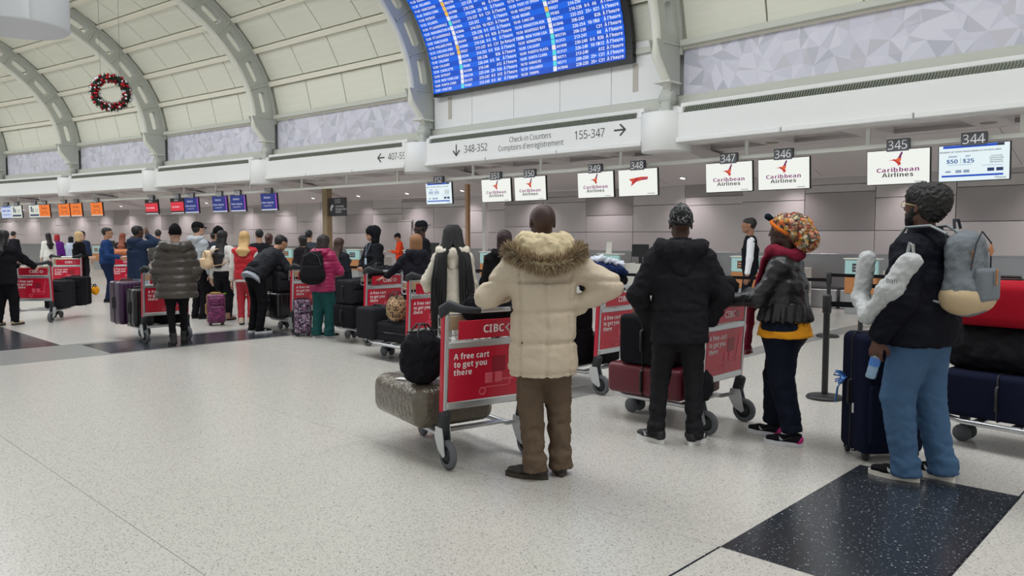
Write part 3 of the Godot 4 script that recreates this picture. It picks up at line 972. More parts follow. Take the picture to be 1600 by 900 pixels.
# ---------- counters ----------
func build_counters() -> void:
	var mint := paint(Color8(178, 220, 218), .45)
	var cream := paint(Color8(226, 226, 216), .5)
	var wood := mat("counter_wood", Color8(190, 128, 78), .5, 0, "plaster")
	var steel := mat("counter_steel", Color8(178, 180, 182), .35, .7, "brushed")
	var black := paint(Color8(26, 27, 30), .4)
	var beige := paint(Color8(206, 204, 196), .5)
	var posters := [Color8(60, 64, 74), Color8(120, 70, 40), Color8(70, 60, 90)]
	var ss := [3.3, .76, -3.0, -4.9, -7.3, -10.7, -13.6, -17.4, -19.0, -21.4, -24.0, -26.4, -29.0, -31.4, -34.0]
	for k in ss.size():
		var c := thing("check_in_counter", "mint and wood check-in counter %s" % ["standing behind the right stanchion", "beside the uniformed agent", "behind the beige parka's fur hood", "beside the dark shawl", "near the slim posts", "in front of the orange-vested worker", "left of the orange-vested worker", "below the blue screen nearest the zone pillar", "below the second blue screen", "below the blue screen beside the red ones", "below the lone red screen", "past the red screens", "below the first orange screen", "below the middle orange screens", "below the farthest orange screen"][k], "counter", at_wall(ss[k], 0, 16.2), "check-in counters along the steel wall")
		part(c, "base", box(Vector3(.62, .42, .5), .01, Vector3(0, .21, -.25)), steel)
		part(c, "wood_front", box(Vector3(.64, .36, .52), .008, Vector3(0, .6, -.25)), wood)
		part(c, "mint_screen", box(Vector3(.66, .34, .1), .015, Vector3(0, .95, -.05)), mint)
		part(c, "top", box(Vector3(.7, .03, .3), .008, Vector3(0, 1.13, -.12)), cream)
		part(c, "side_desk", box(Vector3(.9, .9, .5), .01, Vector3(.8, .45, -.45)), beige)
		var ps := part(c, "poster", box(Vector3(.3, .17, .01), .002, Vector3(-.02, .95, .006)), paint(posters[k % 3], .4))
		var pb := tool()
		for j in 4: bx(pb, Vector3(-.02 - .07 + .14 * (j % 2), .98 - .06 * (j / 2), .012), Vector3(.11, .012, .002))
		part(ps, "print", done(pb), cream)
		# things on the counter
		var mo := thing("monitor", "black monitor on the desk %s" % ["of the counter behind the right stanchion", "of the counter beside the uniformed agent", "of the counter behind the fur hood", "of the counter beside the dark shawl", "of the counter near the slim posts", "of the counter by the orange-vested worker", "of the counter left of the orange-vested worker", "of the counter below the blue screen nearest the zone pillar", "of the counter below the second blue screen", "of the counter below the blue screen beside the red ones", "of the counter below the lone red screen", "of the counter past the red screens", "of the counter below the first orange screen", "of the counter below the middle orange screens", "of the counter below the farthest orange screen"][k], "monitor", at_wall(ss[k] + .75, .9, 16.55), "monitors on the check-in desks")
		part(mo, "stand", box(Vector3(.08, .2, .05), .004, Vector3(0, .1, 0)), black)
		part(mo, "foot", box(Vector3(.22, .015, .16), .003, Vector3(0, .0075, 0)), black)
		part(mo, "screen_case", box(Vector3(.5, .32, .04), .01, Vector3(0, .33, .01)), black)
		if k % 2 == 0:
			var pr := thing("label_printer", "pale boxy label printer on the desk %s" % ["behind the right stanchion", "", "behind the fur hood", "", "near the slim posts", "", "left of the orange-vested worker", "", "below the second blue screen", "", "below the lone red screen", "", "below the first orange screen", "", "below the farthest orange screen"][k], "printer", at_wall(ss[k] + 1.12, .9, 16.5), "printers on the check-in desks")
			part(pr, "body", rbox(Vector3(.24, .2, .3), .03, Vector3(0, .1, 0)), beige)
			part(pr, "paper_slot", box(Vector3(.16, .02, .01), .002, Vector3(0, .12, .15)), black)
	# baggage belt housing in front of the steel wall
	var bt := thing("baggage_belt", "long low steel baggage conveyor behind the counters", "conveyor", at_wall(-4.5, 0, 17.4))
	for k in 7:
		var xf := at_wall(-4.5, 0, 17.4).affine_inverse() * at_wall(4.0 - k * 3.0, 0, 17.5)
		part(bt, "housing", box(Vector3(2.98, .42, .8), .02, Vector3(0, .21, 0)), steel, xf)
		part(bt, "belt", box(Vector3(2.98, .02, .6), .004, Vector3(0, .43, 0)), black, xf)
	var sg := thing("counter_notice", "white standing notice on the counter behind the fur hood", "notice", at_wall(-3.05, 1.145, 16.3))
	part(sg, "card", box(Vector3(.18, .3, .01), .002, Vector3(0, .15, 0), Basis(Vector3.RIGHT, -.1)), cream)
	part(sg, "foot", box(Vector3(.18, .01, .08), .002, Vector3(0, .006, 0)), cream)

# ---------- queue barriers ----------
func post(at: Vector3, label: String) -> void:
	var black := paint(Color8(30, 30, 32), .45)
	var t := thing("stanchion", label, "stanchion", Transform3D(Basis(), at), "black queue stanchions")
	var s := tool()
	lathe(s, [Vector2(0, 0), Vector2(.17, 0), Vector2(.175, .012), Vector2(.16, .03), Vector2(.05, .045), Vector2(0, .045)], 28)
	part(t, "base", done(s), black)
	s = tool()
	lathe(s, [Vector2(.03, .04), Vector2(.03, .86)], 16)
	part(t, "pole", done(s), black)
	s = tool()
	lathe(s, [Vector2(0, .84), Vector2(.04, .84), Vector2(.042, .86), Vector2(.042, 1.0), Vector2(.036, 1.02), Vector2(0, 1.02)], 16)
	part(t, "head", done(s), black)

func belt(a: Vector3, b: Vector3, label: String, marks := true) -> void:
	var t := thing("barrier_belt", label, "belt", Transform3D(Basis.looking_at((b - a).normalized()), (a + b) * .5))
	var l := a.distance_to(b)
	part(t, "webbing", box(Vector3(.006, .052, l - .07)), cloth(Color8(22, 22, 25)))
	if not marks: return
	var cols := [Color8(196, 60, 50), Color8(206, 150, 60), Color8(90, 150, 90)]
	for k in 3:
		var s := tool()
		for j in int(l / .75):
			bx(s, Vector3(0, -.004 + k * .006, -l * .5 + .35 + j * .75 + k * .022), Vector3(.009, .022, .026), 0, Basis(Vector3.RIGHT, .5 + k * .4))
		part(t, "flower_mark", done(s), paint(cols[k], .7))
	for j in int(l / 1.5):
		for e in [-1, 1]: lettering(t, "Toronto Pearson", .02, paint(Color8(210, 212, 214), .7), Transform3D(Basis(Vector3.UP, e * PI / 2), Vector3(e * .0045, 0, -l * .5 + .75 + j * 1.5)))

func build_queue_barriers() -> void:
	post(Vector3(-2.94, 0, -7.5), "black stanchion with round base between turbaned woman and navy suitcase")
	post(Vector3(-4.76, 0, -12.2), "black stanchion standing on the grey floor strip near the mint counter")
	post(Vector3(2.2, 0, -8.6), "black stanchion behind the red suitcase on the cart")
	post(Vector3(-3.6, 0, -10.3), "black stanchion hidden behind the leather jacket's sleeve")
	belt(Vector3(-2.94, .93, -7.5), Vector3(2.2, .93, -8.6), "lowest black printed belt from the stanchion by the suitcase")
	belt(Vector3(-3.6, .95, -10.3), Vector3(2.6, .95, -10.6), "middle black printed belt behind the bearded man")
	belt(Vector3(-4.76, .98, -12.2), Vector3(2.6, .98, -12.6), "farthest black printed belt in front of the mint counter")
	belt(Vector3(-4.76, .9, -12.2), Vector3(-12.0, .9, -10.5), "long plain black belt crossing behind the queue", false)
	for a in [[-12.3, -9.4, "black stanchion right of the staffer in the black hoodie"], [-13.6, -9.2, "black stanchion left of the staffer in the black hoodie"], [-10.6, -9.0, "black stanchion before the capped staffer"], [-26.6, -8.0, "black stanchion right of the white-clad woman"], [-25.2, -7.6, "black stanchion before the blonde woman in glasses"]]:
		post(Vector3(a[0], 0, a[1]), a[2])
	belt(Vector3(-12.3, .95, -9.4), Vector3(-10.6, .95, -9.0), "short black belt before the capped staffer", false)
	belt(Vector3(-13.6, .95, -9.2), Vector3(-12.3, .95, -9.4), "short black belt before the staffer in the black hoodie", false)
	belt(Vector3(-26.6, .95, -8.0), Vector3(-25.2, .95, -7.6), "short black belt beside the white-clad woman", false)

# ---------- figures: distance fields meshed as surface nets ----------
func cap(a: Vector3, b: Vector3, ra: float, rb: float, k := .03, flat := 0) -> Array:
	return [a, b, ra, ra, rb, rb, Vector3.RIGHT, k, flat]

func ell(a: Vector3, b: Vector3, xa: float, za: float, xb: float, zb: float, side: Vector3, k := .04, flat := 0) -> Array:
	return [a, b, xa, za, xb, zb, side, k, flat]

const CORNER := [[0, 0, 0], [1, 0, 0], [0, 1, 0], [1, 1, 0], [0, 0, 1], [1, 0, 1], [0, 1, 1], [1, 1, 1]]
const EDGES := [[0, 1], [2, 3], [4, 5], [6, 7], [0, 2], [1, 3], [4, 6], [5, 7], [0, 4], [1, 5], [2, 6], [3, 7]]

func nets(prims: Array, c: float, fold = null) -> Array:
	var lo := Vector3.INF
	var hi := -Vector3.INF
	var boxes := []
	for p in prims:
		var r: float = maxf(maxf(p[2], p[3]), maxf(p[4], p[5])) + p[7] * .6 + c * 2.0
		var l: Vector3 = p[0].min(p[1]) - Vector3.ONE * r
		var h: Vector3 = p[0].max(p[1]) + Vector3.ONE * r
		boxes.append([l, h])
		lo = lo.min(l)
		hi = hi.max(h)
	var nx := int((hi.x - lo.x) / c) + 2
	var ny := int((hi.y - lo.y) / c) + 2
	var nz := int((hi.z - lo.z) / c) + 2
	var f := PackedFloat32Array()
	f.resize(nx * ny * nz)
	f.fill(9.0)
	var sz := nx * ny
	for pi in prims.size():
		var p: Array = prims[pi]
		var a: Vector3 = p[0]
		var ab: Vector3 = p[1] - p[0]
		var l2 := ab.length_squared()
		var ln := sqrt(l2)
		var inv := 1.0 / l2 if l2 > 1e-9 else 0.0
		var xa: float = p[2]
		var za: float = p[3]
		var dx: float = p[4] - xa
		var dz: float = p[5] - za
		var side: Vector3 = p[6]
		var k: float = p[7]
		var flat: int = p[8]
		var l: Vector3 = (boxes[pi][0] - lo) / c
		var h: Vector3 = (boxes[pi][1] - lo) / c
		var x0 := maxi(int(l.x), 0)
		var x1 := mini(int(h.x) + 1, nx)
		for z in range(maxi(int(l.z), 0), mini(int(h.z) + 1, nz)):
			for y in range(maxi(int(l.y), 0), mini(int(h.y) + 1, ny)):
				var i := z * sz + y * nx + x0
				var q0 := lo + Vector3(x0, y, z) * c - a
				for x in range(x0, x1):
					var tu := q0.dot(ab) * inv
					var t := clampf(tu, 0.0, 1.0)
					var q := q0 - ab * (t if flat == 0 else tu)
					var xs := q.dot(side)
					var rx := xa + dx * t
					var rz := za + dz * t
					var d := (sqrt(xs * xs / (rx * rx) + maxf(q.length_squared() - xs * xs, 0.0) / (rz * rz)) - 1.0) * minf(rx, rz)
					if flat != 0: d = maxf(d, maxf(-tu, tu - 1.0) * ln)
					var e := f[i]
					var g := k - absf(e - d)
					f[i] = minf(e, d) - (g * g * .25 / k if g > 0.0 else 0.0)
					i += 1
					q0.x += c
	var vid := PackedInt32Array()
	vid.resize(nx * ny * nz)
	vid.fill(-1)
	var verts := PackedVector3Array()
	var cells := PackedInt32Array()
	var lim := c * 2.2
	var off := []
	for e in CORNER: off.append(e[0] + e[1] * nx + e[2] * sz)
	var o7: int = off[7]
	for z in nz - 1:
		for y in ny - 1:
			var i := z * sz + y * nx
			for x in nx - 1:
				var f0 := f[i + x]
				if f0 > lim or f0 < -lim: continue
				var j := i + x
				var n0 := f0 < 0.0
				if (f[j + 1] < 0.0) == n0 and (f[j + off[2]] < 0.0) == n0 and (f[j + off[3]] < 0.0) == n0 and (f[j + off[4]] < 0.0) == n0 and (f[j + off[5]] < 0.0) == n0 and (f[j + off[6]] < 0.0) == n0 and (f[j + o7] < 0.0) == n0: continue
				var sum := Vector3.ZERO
				var cnt := 0
				for e in EDGES:
					var va := f[j + off[e[0]]]
					var vb := f[j + off[e[1]]]
					if (va < 0.0) != (vb < 0.0):
						var t := va / (va - vb)
						var ca: Array = CORNER[e[0]]
						var cb: Array = CORNER[e[1]]
						sum += Vector3(ca[0] + (cb[0] - ca[0]) * t, ca[1] + (cb[1] - ca[1]) * t, ca[2] + (cb[2] - ca[2]) * t)
						cnt += 1
				vid[j] = verts.size()
				verts.append(lo + (Vector3(x, y, z) + sum / cnt) * c)
				cells.append(j)
	var idx := PackedInt32Array()
	var st := [1, nx, sz]
	for v in cells.size():
		var j := cells[v]
		var n0 := f[j] < 0.0
		for ax in 3:
			if (f[j + st[ax]] < 0.0) == n0: continue
			var u: int = st[(ax + 1) % 3]
			var w: int = st[(ax + 2) % 3]
			if j - u - w < 0: continue
			var a := vid[j]
			var b := vid[j - u]
			var d := vid[j - u - w]
			var e := vid[j - w]
			if b < 0 or d < 0 or e < 0: continue
			if n0: idx.append_array(PackedInt32Array([a, d, b, a, e, d]))
			else: idx.append_array(PackedInt32Array([a, b, d, a, d, e]))
	var nor := normals(verts, idx)
	if fold != null:
		for v in verts.size(): verts[v] += nor[v] * fold.call(verts[v])
		nor = normals(verts, idx)
	return [verts, nor, idx]

func normals(verts: PackedVector3Array, idx: PackedInt32Array) -> PackedVector3Array:
	var nor := PackedVector3Array()
	nor.resize(verts.size())
	for k in range(0, idx.size(), 3):
		var a := idx[k]
		var b := idx[k + 1]
		var c := idx[k + 2]
		var n := (verts[c] - verts[a]).cross(verts[b] - verts[a])
		nor[a] += n
		nor[b] += n
		nor[c] += n
	for v in nor.size(): nor[v] = nor[v].normalized()
	return nor

func net_mesh(list: Array) -> ArrayMesh:
	var v := PackedVector3Array()
	var n := PackedVector3Array()
	var ix := PackedInt32Array()
	for e in list:
		var o := v.size()
		v.append_array(e[0])
		n.append_array(e[1])
		for k in e[2]: ix.append(k + o)
	var arr := []
	arr.resize(Mesh.ARRAY_MAX)
	arr[Mesh.ARRAY_VERTEX] = v
	arr[Mesh.ARRAY_NORMAL] = n
	arr[Mesh.ARRAY_INDEX] = ix
	var m := ArrayMesh.new()
	m.add_surface_from_arrays(Mesh.PRIMITIVE_TRIANGLES, arr)
	return m

func bend(a: Vector3, b: Vector3, l1: float, l2: float, hint: Vector3) -> Vector3:
	var d := b - a
	var l := minf(d.length(), (l1 + l2) * .999)
	var x := (l1 * l1 - l2 * l2 + l * l) / (2.0 * l)
	var dn := d.normalized()
	var p := (hint - dn * hint.dot(dn)).normalized()
	return a + dn * x + p * sqrt(maxf(l1 * l1 - x * x, 0.0))

func hand_prims(w: Vector3, dir: Vector3, palm: Vector3, g: float, curl: float, left: bool) -> Array:
	# w wrist, dir towards the fingers, palm the way the palm faces
	dir = dir.normalized()
	palm = (palm - dir * palm.dot(dir)).normalized()
	var across := dir.cross(palm) * (1.0 if left else -1.0)   # towards the thumb
	var out := [ell(w, w + dir * .075 * g, .028 * g, .02 * g, .04 * g, .015 * g, across, .012)]
	var base := w + dir * .08 * g
	var len := [.075, .085, .08, .062]
	for k in 4:
		var p := base + across * (.029 - k * .0195) * g + dir * (-.004 if k == 3 else .003)
		var d := dir
		for j in 3:
			var ang := curl * (.5 + .5 * j)
			d = (dir * cos(ang) + palm * sin(ang)).normalized()
			var q: Vector3 = p + d * len[k] * [.45, .32, .26][j] * g
			out.append(cap(p, q, (.0098 - j * .0009) * g, (.009 - j * .0009) * g, .006))
			p = q
	var tb := w + dir * .025 * g + across * .026 * g
	var t1 := tb + (dir * .65 + across * .7 + palm * .3).normalized() * .04 * g
	var t2 := t1 + (dir * .9 + across * .15 + palm * (.3 + curl * .4)).normalized() * .03 * g
	var t3 := t2 + (dir * .9 - across * .1 + palm * (.3 + curl * .5)).normalized() * .024 * g
	out.append(cap(tb, t1, .014 * g, .0115 * g, .012))
	out.append(cap(t1, t2, .0115 * g, .0105 * g, .006))
	out.append(cap(t2, t3, .0105 * g, .009 * g, .006))
	return out

# One figure. Faces -z, right is +x, stands on y = 0. d holds what differs from the plain standing pose.
func person(label: String, at: Vector3, yaw: float, d: Dictionary) -> Node3D:
	var t := thing("person", label, "person", turned(yaw, at))
	var H: float = d.get("h", 1.75)
	var g := H / 1.75
	var c: float = d.get("cell", .022)
	var near := c < .016
	var girth: float = d.get("girth", 1.0)
	var lean: Vector3 = d.get("lean", Vector3.ZERO)
	var hips: Vector3 = d.get("hips", Vector3.ZERO) + Vector3(0, .94 * g, 0)
	var neck: Vector3 = hips + Vector3(0, .52 * g, 0) + lean
	if lean.length() > .1: neck = hips + (neck - hips).normalized() * .52 * g
	var spine := (neck - hips).normalized()
	var X := Vector3.RIGHT
	var chest := hips + spine * .36 * g
	var sw: float = d.get("shoulder", .158) * g
	var fwd := X.cross(spine) * -1.0
	var shl := neck - spine * .085 * g - X * sw
	var shr := neck - spine * .085 * g + X * sw
	var hl: Vector3 = d.get("hl", Vector3(-.26, .80, -.06)) * g
	var hr: Vector3 = d.get("hr", Vector3(.26, .80, -.06)) * g
	var el := bend(shl, hl, .3 * g, .27 * g, d.get("el", Vector3(-.4, -.2, 1)))
	var er := bend(shr, hr, .3 * g, .27 * g, d.get("er", Vector3(.4, -.2, 1)))
	if hl.distance_to(shl) > .569 * g: hl = shl + (hl - shl).normalized() * .569 * g
	if hr.distance_to(shr) > .569 * g: hr = shr + (hr - shr).normalized() * .569 * g
	var fl: Vector3 = d.get("fl", Vector3(-.11, 0, 0))
	var fr: Vector3 = d.get("fr", Vector3(.11, 0, 0))
	var kl := bend(hips - X * .09 * g, fl + Vector3(0, .08 * g, 0), .44 * g, .43 * g, Vector3(-.1, 0, -1))
	var kr := bend(hips + X * .09 * g, fr + Vector3(0, .08 * g, 0), .44 * g, .43 * g, Vector3(.1, 0, -1))
	var hb := Basis(Vector3.UP, deg_to_rad(d.get("look", 0.0))) * Basis(Vector3.RIGHT, deg_to_rad(d.get("nod", 0.0)))
	if lean.length() > .3: hb = hb * Basis(Vector3.RIGHT, deg_to_rad(-25))
	var hc := neck + spine * .06 * g + hb * Vector3(0, .105, -.025) * g
	var hd := Transform3D(hb.scaled(Vector3.ONE * g), hc)
	var skin := mat("skin_" + d.get("skin", Color8(90, 60, 46)).to_html(false), d.get("skin", Color8(90, 60, 46)), .55)
	# body: limbs and trunk on a coarse grid, head and hands on fine ones, one mesh
	var P := []
	P.append(ell(hips, chest, .13 * g, .085 * g, .135 * g, .09 * g, X, .05))
	P.append(ell(chest, neck - spine * .06 * g, .135 * g, .085 * g, .09 * g, .06 * g, X, .05))
	P.append(cap(neck - spine * .08 * g, hc + hb * Vector3(0, -.06, .015) * g, .056 * g, .05 * g, .03))
	var bare: String = d.get("hands", "lr")
	for a in [[shl, el, hl, "l"], [shr, er, hr, "r"]]:
		P.append(cap(a[0], a[1], .042 * g, .032 * g, .03))
		P.append(cap(a[1], a[2] if a[3] in bare else a[1].lerp(a[2], .55), .032 * g, .024 * g, .02))
	for a in [[-1, kl, fl], [1, kr, fr]]:
		P.append(cap(hips + X * .09 * g * a[0], a[1], .066 * g, .044 * g, .04))
		P.append(cap(a[1], a[2] + Vector3(0, .07, 0) * g, .042 * g, .032 * g, .02))
		P.append(cap(a[2] + Vector3(0, .05, .02) * g, a[2] + Vector3(0, .045, -.06) * g, .03 * g, .026 * g, .02))
	var pieces := [nets(P, .028)]
	var hp := []
	var E := func(a: Vector3, b: Vector3, ra: float, rb: float, k := .02) -> Array: return cap(hd * a, hd * b, ra * g, rb * g, k)
	hp.append(ell(hd * Vector3(0, .03, -.025), hd * Vector3(0, .03, .03), .071 * g, .082 * g, .074 * g, .086 * g, hb.x, .03))
	hp.append(E.call(Vector3(0, -.015, -.045), Vector3(0, -.075, -.058), .06, .038, .04))
	hp.append(E.call(Vector3(-.035, -.06, -.02), Vector3(0, -.085, -.06), .03, .028, .03))
	hp.append(E.call(Vector3(.035, -.06, -.02), Vector3(0, -.085, -.06), .03, .028, .03))
	hp.append(E.call(Vector3(0, .012, -.102), Vector3(0, -.025, -.118), .008, .0125, .014))
	hp.append(E.call(Vector3(-.013, -.03, -.106), Vector3(.013, -.03, -.106), .008, .008, .01))
	hp.append(E.call(Vector3(-.016, -.052, -.099), Vector3(.016, -.052, -.099), .0075, .0075, .006))
	hp.append(E.call(Vector3(-.015, -.064, -.097), Vector3(.015, -.064, -.097), .008, .008, .006))
	hp.append(E.call(Vector3(-.045, .028, -.085), Vector3(.045, .028, -.085), .012, .012, .014))
	for e in [-1, 1]:
		hp.append(ell(hd * Vector3(e * .077, .012, .008), hd * Vector3(e * .079, -.022, .002), .008 * g, .019 * g, .007 * g, .012 * g, hb.x, .008))
	hp.append(cap(neck - spine * .05 * g, hd * Vector3(0, -.06, .02), .056 * g, .054 * g, .03))
	pieces.append(nets(hp, .0055 if near else (.011 if c < .03 else .018)))
	var hcell := .0045 if near else (.009 if c < .03 else .014)
	if "l" in bare: pieces.append(nets(hand_prims(hl, d.get("dl", (hl - el).normalized()), d.get("pl", Vector3.RIGHT), g, d.get("cl", .5), true), hcell))
	if "r" in bare: pieces.append(nets(hand_prims(hr, d.get("dr", (hr - er).normalized()), d.get("pr", Vector3.LEFT), g, d.get("cr", .5), false), hcell))
	part(t, "body", net_mesh(pieces), skin)
	if d.get("face", false):
		var es := tool()
		for e in [-1, 1]: lathe(es, [Vector2(0, -.009), Vector2(.007, -.006), Vector2(.0095, 0), Vector2(.007, .006), Vector2(0, .009)], 10, hd * shift(e * .031, .006, -.092))
		part(t, "eye", done(es), paint(Color8(226, 222, 216), .2))
		var pu := tool()
		for e in [-1, 1]: lathe(pu, [Vector2(0, -.005), Vector2(.0045, -.003), Vector2(.005, .003), Vector2(0, .005)], 8, hd * shift(e * .031, .006, -.099))
		part(t, "pupil", done(pu), paint(Color8(26, 18, 14), .2))
		for e in [-1, 1]: part(t, "eyebrow", tubes([hd * Vector3(e * .014, .03, -.1), hd * Vector3(e * .03, .036, -.098), hd * Vector3(e * .048, .03, -.088)], .004 * g, 6), paint(d.get("brow", Color8(24, 18, 16)), .8))
	# trousers
	var tw: float = d.get("leg", 1.0)
	var tm: Material = d.get("pants", cloth(Color8(30, 30, 34)))
	var Q := []
	var hipw: float = d.get("hipw", 1.0) * girth
	Q.append(ell(hips + Vector3(0, .1 * g, 0), hips - Vector3(0, .05 * g, 0), .15 * g * girth, .105 * g * girth, .165 * g * hipw, .125 * g * hipw, X, .04))
	for a in [[-1, kl, fl], [1, kr, fr]]:
		var hj: Vector3 = hips + Vector3(a[0] * .085 * g, -.05 * g, .0)
		Q.append(cap(hj, a[1], .098 * g * hipw, .066 * g * tw, .05))
		var ank: Vector3 = a[2] + Vector3(0, (.05 if not d.has("cuff") else d.cuff) * g, .012)
		Q.append(cap(a[1], ank, .066 * g * tw, .05 * g * tw, .03, 1))
		if d.get("stack", 0.0) > 0.0: Q.append(cap(ank + Vector3(0, .09 * g, 0), ank + Vector3(0, .0, 0), .05 * g * tw, .06 * g * tw, .03, 1))
	var nz := noise
	var fold_t: float = d.get("fold", .006)
	var ft := func(p: Vector3) -> float: return fold_t * (.4 - 2.4 * absf(nz.get_noise_3d(p.x * 4.0 + at.x, p.y * 9.0 + p.z * 4.0, p.z * 4.0))) + (sin(p.y * 55.0 + nz.get_noise_3d(p.x * 9.0, p.y * 5.0, p.z * 9.0) * 5.0) * fold_t * .5 if p.y < .35 * g else 0.0)
	part(t, "trousers", net_mesh([nets(Q, c, ft)]), tm)
	# shoes
	var sm: Material = d.get("shoe", cloth(Color8(26, 26, 28)))
	var so: Material = d.get("sole", paint(Color8(40, 38, 36), .8))
	for a in [[fl, d.get("fly", 8.0), -1], [fr, d.get("fry", -8.0), 1]]:
		var b := Basis(Vector3.UP, deg_to_rad(a[1]))
		var F := func(x: float, y: float, z: float) -> Vector3: return a[0] + b * (Vector3(x, y, z) * g)
		var bt: float = d.get("boot", .09)
		var S := [ell(F.call(0, .05, .05), F.call(0, .045, -.1), .038 * g, .034 * g, .046 * g, .028 * g, b.x, .02), ell(F.call(0, .045, -.1), F.call(0, .04, -.17), .046 * g, .028 * g, .036 * g, .02 * g, b.x, .02), cap(F.call(0, .05, .03), F.call(0, bt, .03), .042 * g, .044 * g, .03, 1)]
		var sh := part(t, "shoe", net_mesh([nets(S, .009 if near else .016)]), sm)
		var sl := tool()
		var outl := PackedVector2Array()
		for k in 20:
			var an := TAU * k / 20
			var zz := -cos(an) * .148 - .058
			var ww := sin(an) * (.04 + (.01 if zz < -.05 else 0.0))
			outl.append(Vector2(ww, zz) * g)
		prism(sl, outl, -.03 * g, 0.0, Transform3D(Basis(b.x, b.z, Vector3.DOWN), a[0]))
		part(sh, "sole", done(sl), so)
		if d.has("swoosh"):
			for e in [-1, 1]:
				var w := tool()
				prism(w, PackedVector2Array([Vector2(.0, .045), Vector2(-.03, .07), Vector2(-.028, .05), Vector2(-.015, .038), Vector2(.07, .075)]), .0, .004, Transform3D(Basis(b.z * g, Vector3.UP * g, b.x * e), F.call(e * .046, .0, -.05)))
				part(sh, "flash", done(w), d.swoosh)
		if d.has("heel"):
			part(sh, "heel_patch", net_mesh([nets([ell(F.call(0, .05, .055), F.call(0, .05, .045), .041 * g, .037 * g, .041 * g, .037 * g, b.x, .01)], .01)]), d.heel)
	# upper garment
	var jm: Material = d.get("top", cloth(Color8(28, 28, 32)))
	var hem: float = d.get("hem", .84) * g
	var fl_w: float = d.get("flare", 1.0)
	var puff: float = d.get("puff", 0.0)
	var J := []
	var th: float = d.get("thick", .014)
	var dn := (hips - neck).normalized()
	var hemp := neck + dn * minf((neck.y - hem) / maxf(-dn.y, .3), .95 * g)
	J.append(ell(neck - spine * .13 * g, chest - spine * .06 * g, (.14 * girth) * g + th, (.095 * girth) * g + th, .158 * g * girth + th, .118 * g * girth + th, X, .06))
	J.append(ell(chest - spine * .06 * g, hemp, .158 * g * girth + th, .118 * g * girth + th, (.168 * girth) * g * fl_w + th, (.13 * girth) * g * fl_w + th, X, .05, 1))
	J.append(cap(shl, shr, .048 * g + th, .048 * g + th, .09))
	J.append(cap(neck - spine * .07 * g, neck + spine * d.get("collar", .0) * g, .075 * g + th, .062 * g + th, .04, 1))
	var arm: float = d.get("arm", 1.0)
	var wl: Vector3 = hl - (hl - el).normalized() * d.get("sleeve", .01)
	var wr: Vector3 = hr - (hr - er).normalized() * d.get("sleeve", .01)
	var main := J
	if d.has("sleeves"): J = []
	for a in [[shl, el, wl], [shr, er, wr]]:
		J.append(cap(a[0], a[1], .052 * g * arm + th, .044 * g * arm + th, .05))
		J.append(cap(a[1], a[2] - (a[2] - a[1]).normalized() * .03, .044 * g * arm + th, .033 * g * arm + th * .8, .03))
		J.append(cap(a[2] - (a[2] - a[1]).normalized() * .05, a[2], .033 * g * arm + th * .8, .031 * g * arm + th * .6, .02, 1))
	if d.has("sleeves"):
		part(t, "sleeves", net_mesh([nets(J, c)]), d.sleeves)
		J = main
	var fold_j: float = d.get("crease", .008)
	var pitch: float = d.get("pitch", .09)
	var fj := func(p: Vector3) -> float:
		var r := fold_j * (.5 - 2.6 * absf(nz.get_noise_3d(p.x * 4.0 + at.z, p.y * 7.5 + p.x * 2.0, p.z * 4.0))) + nz.get_noise_3d(p.x * 9.0, p.y * 12.0 + at.x, p.z * 9.0) * fold_j * .6
		if puff > 0.0: r += puff * (sqrt(absf(sin(p.y * PI / pitch))) - .6)
		if d.has("quilt"): r -= .017 * exp(-pow((fposmod(p.y, d.quilt) - d.quilt * .5) / .014, 2))
		if d.has("waistline"): r -= .009 * exp(-pow((p.y - d.waistline) / .01, 2))
		if d.has("seams") and absf(p.x) < .17 * g: r -= .012 * exp(-pow((fposmod(p.x + .085, .17) - .085) / .012, 2))
		return r
	part(t, d.get("top_name", "jacket"), net_mesh([nets(J, c, fj)]), jm)
	if d.has("under"):   # hem of the garment worn below
		var ug := g * girth
		part(t, "shirt_hem", net_mesh([nets([ell(hemp - dn * .04, hemp + dn * d.get("under_len", .06), .16 * ug + .004, .122 * ug + .004, maxf(.166 * ug * fl_w, .168 * g * hipw) + .022, maxf(.13 * ug * fl_w, .128 * g * hipw) + .022, X, .02, 1)], c, ft)]), d.under)
	# hood lying on the back
	if d.has("hood"):
		var K := []
		var hs: float = d.get("hood_size", 1.0)
		var o := neck + spine * -.02 * g
		for k in 7:
			var a := PI * k / 6.0
			var p := o + X * cos(a) * .13 * g * hs + fwd * -1.0 * (sin(a) * .12 * g * hs) + spine * (.035 - .03 * sin(a)) * g
			var a2 := PI * (k + 1) / 6.0
			var p2 := o + X * cos(a2) * .13 * g * hs + fwd * -1.0 * (sin(a2) * .12 * g * hs) + spine * (.035 - .03 * sin(a2)) * g
			if k < 6: K.append(cap(p, p2, .045 * g * hs, .045 * g * hs, .03))
		K.append(ell(o - fwd * .1 * g, o - fwd * .13 * g - spine * .14 * g * hs, .12 * g * hs, .055 * g, .06 * g, .04 * g, X, .06))
		var fh := func(p: Vector3) -> float: return nz.get_noise_3d(p.x * 14.0, p.y * 14.0, p.z * 14.0 + at.x) * .014
		part(t, "hood", net_mesh([nets(K, minf(c, .014) if near else c, fh)]), d.hood)
	dress_head(t, d, hd, hb, g, c, neck, spine, X)
	t.set_meta("joints", [hd, neck, spine, shl, el, hl, shr, er, hr, hips, fwd])
	return t

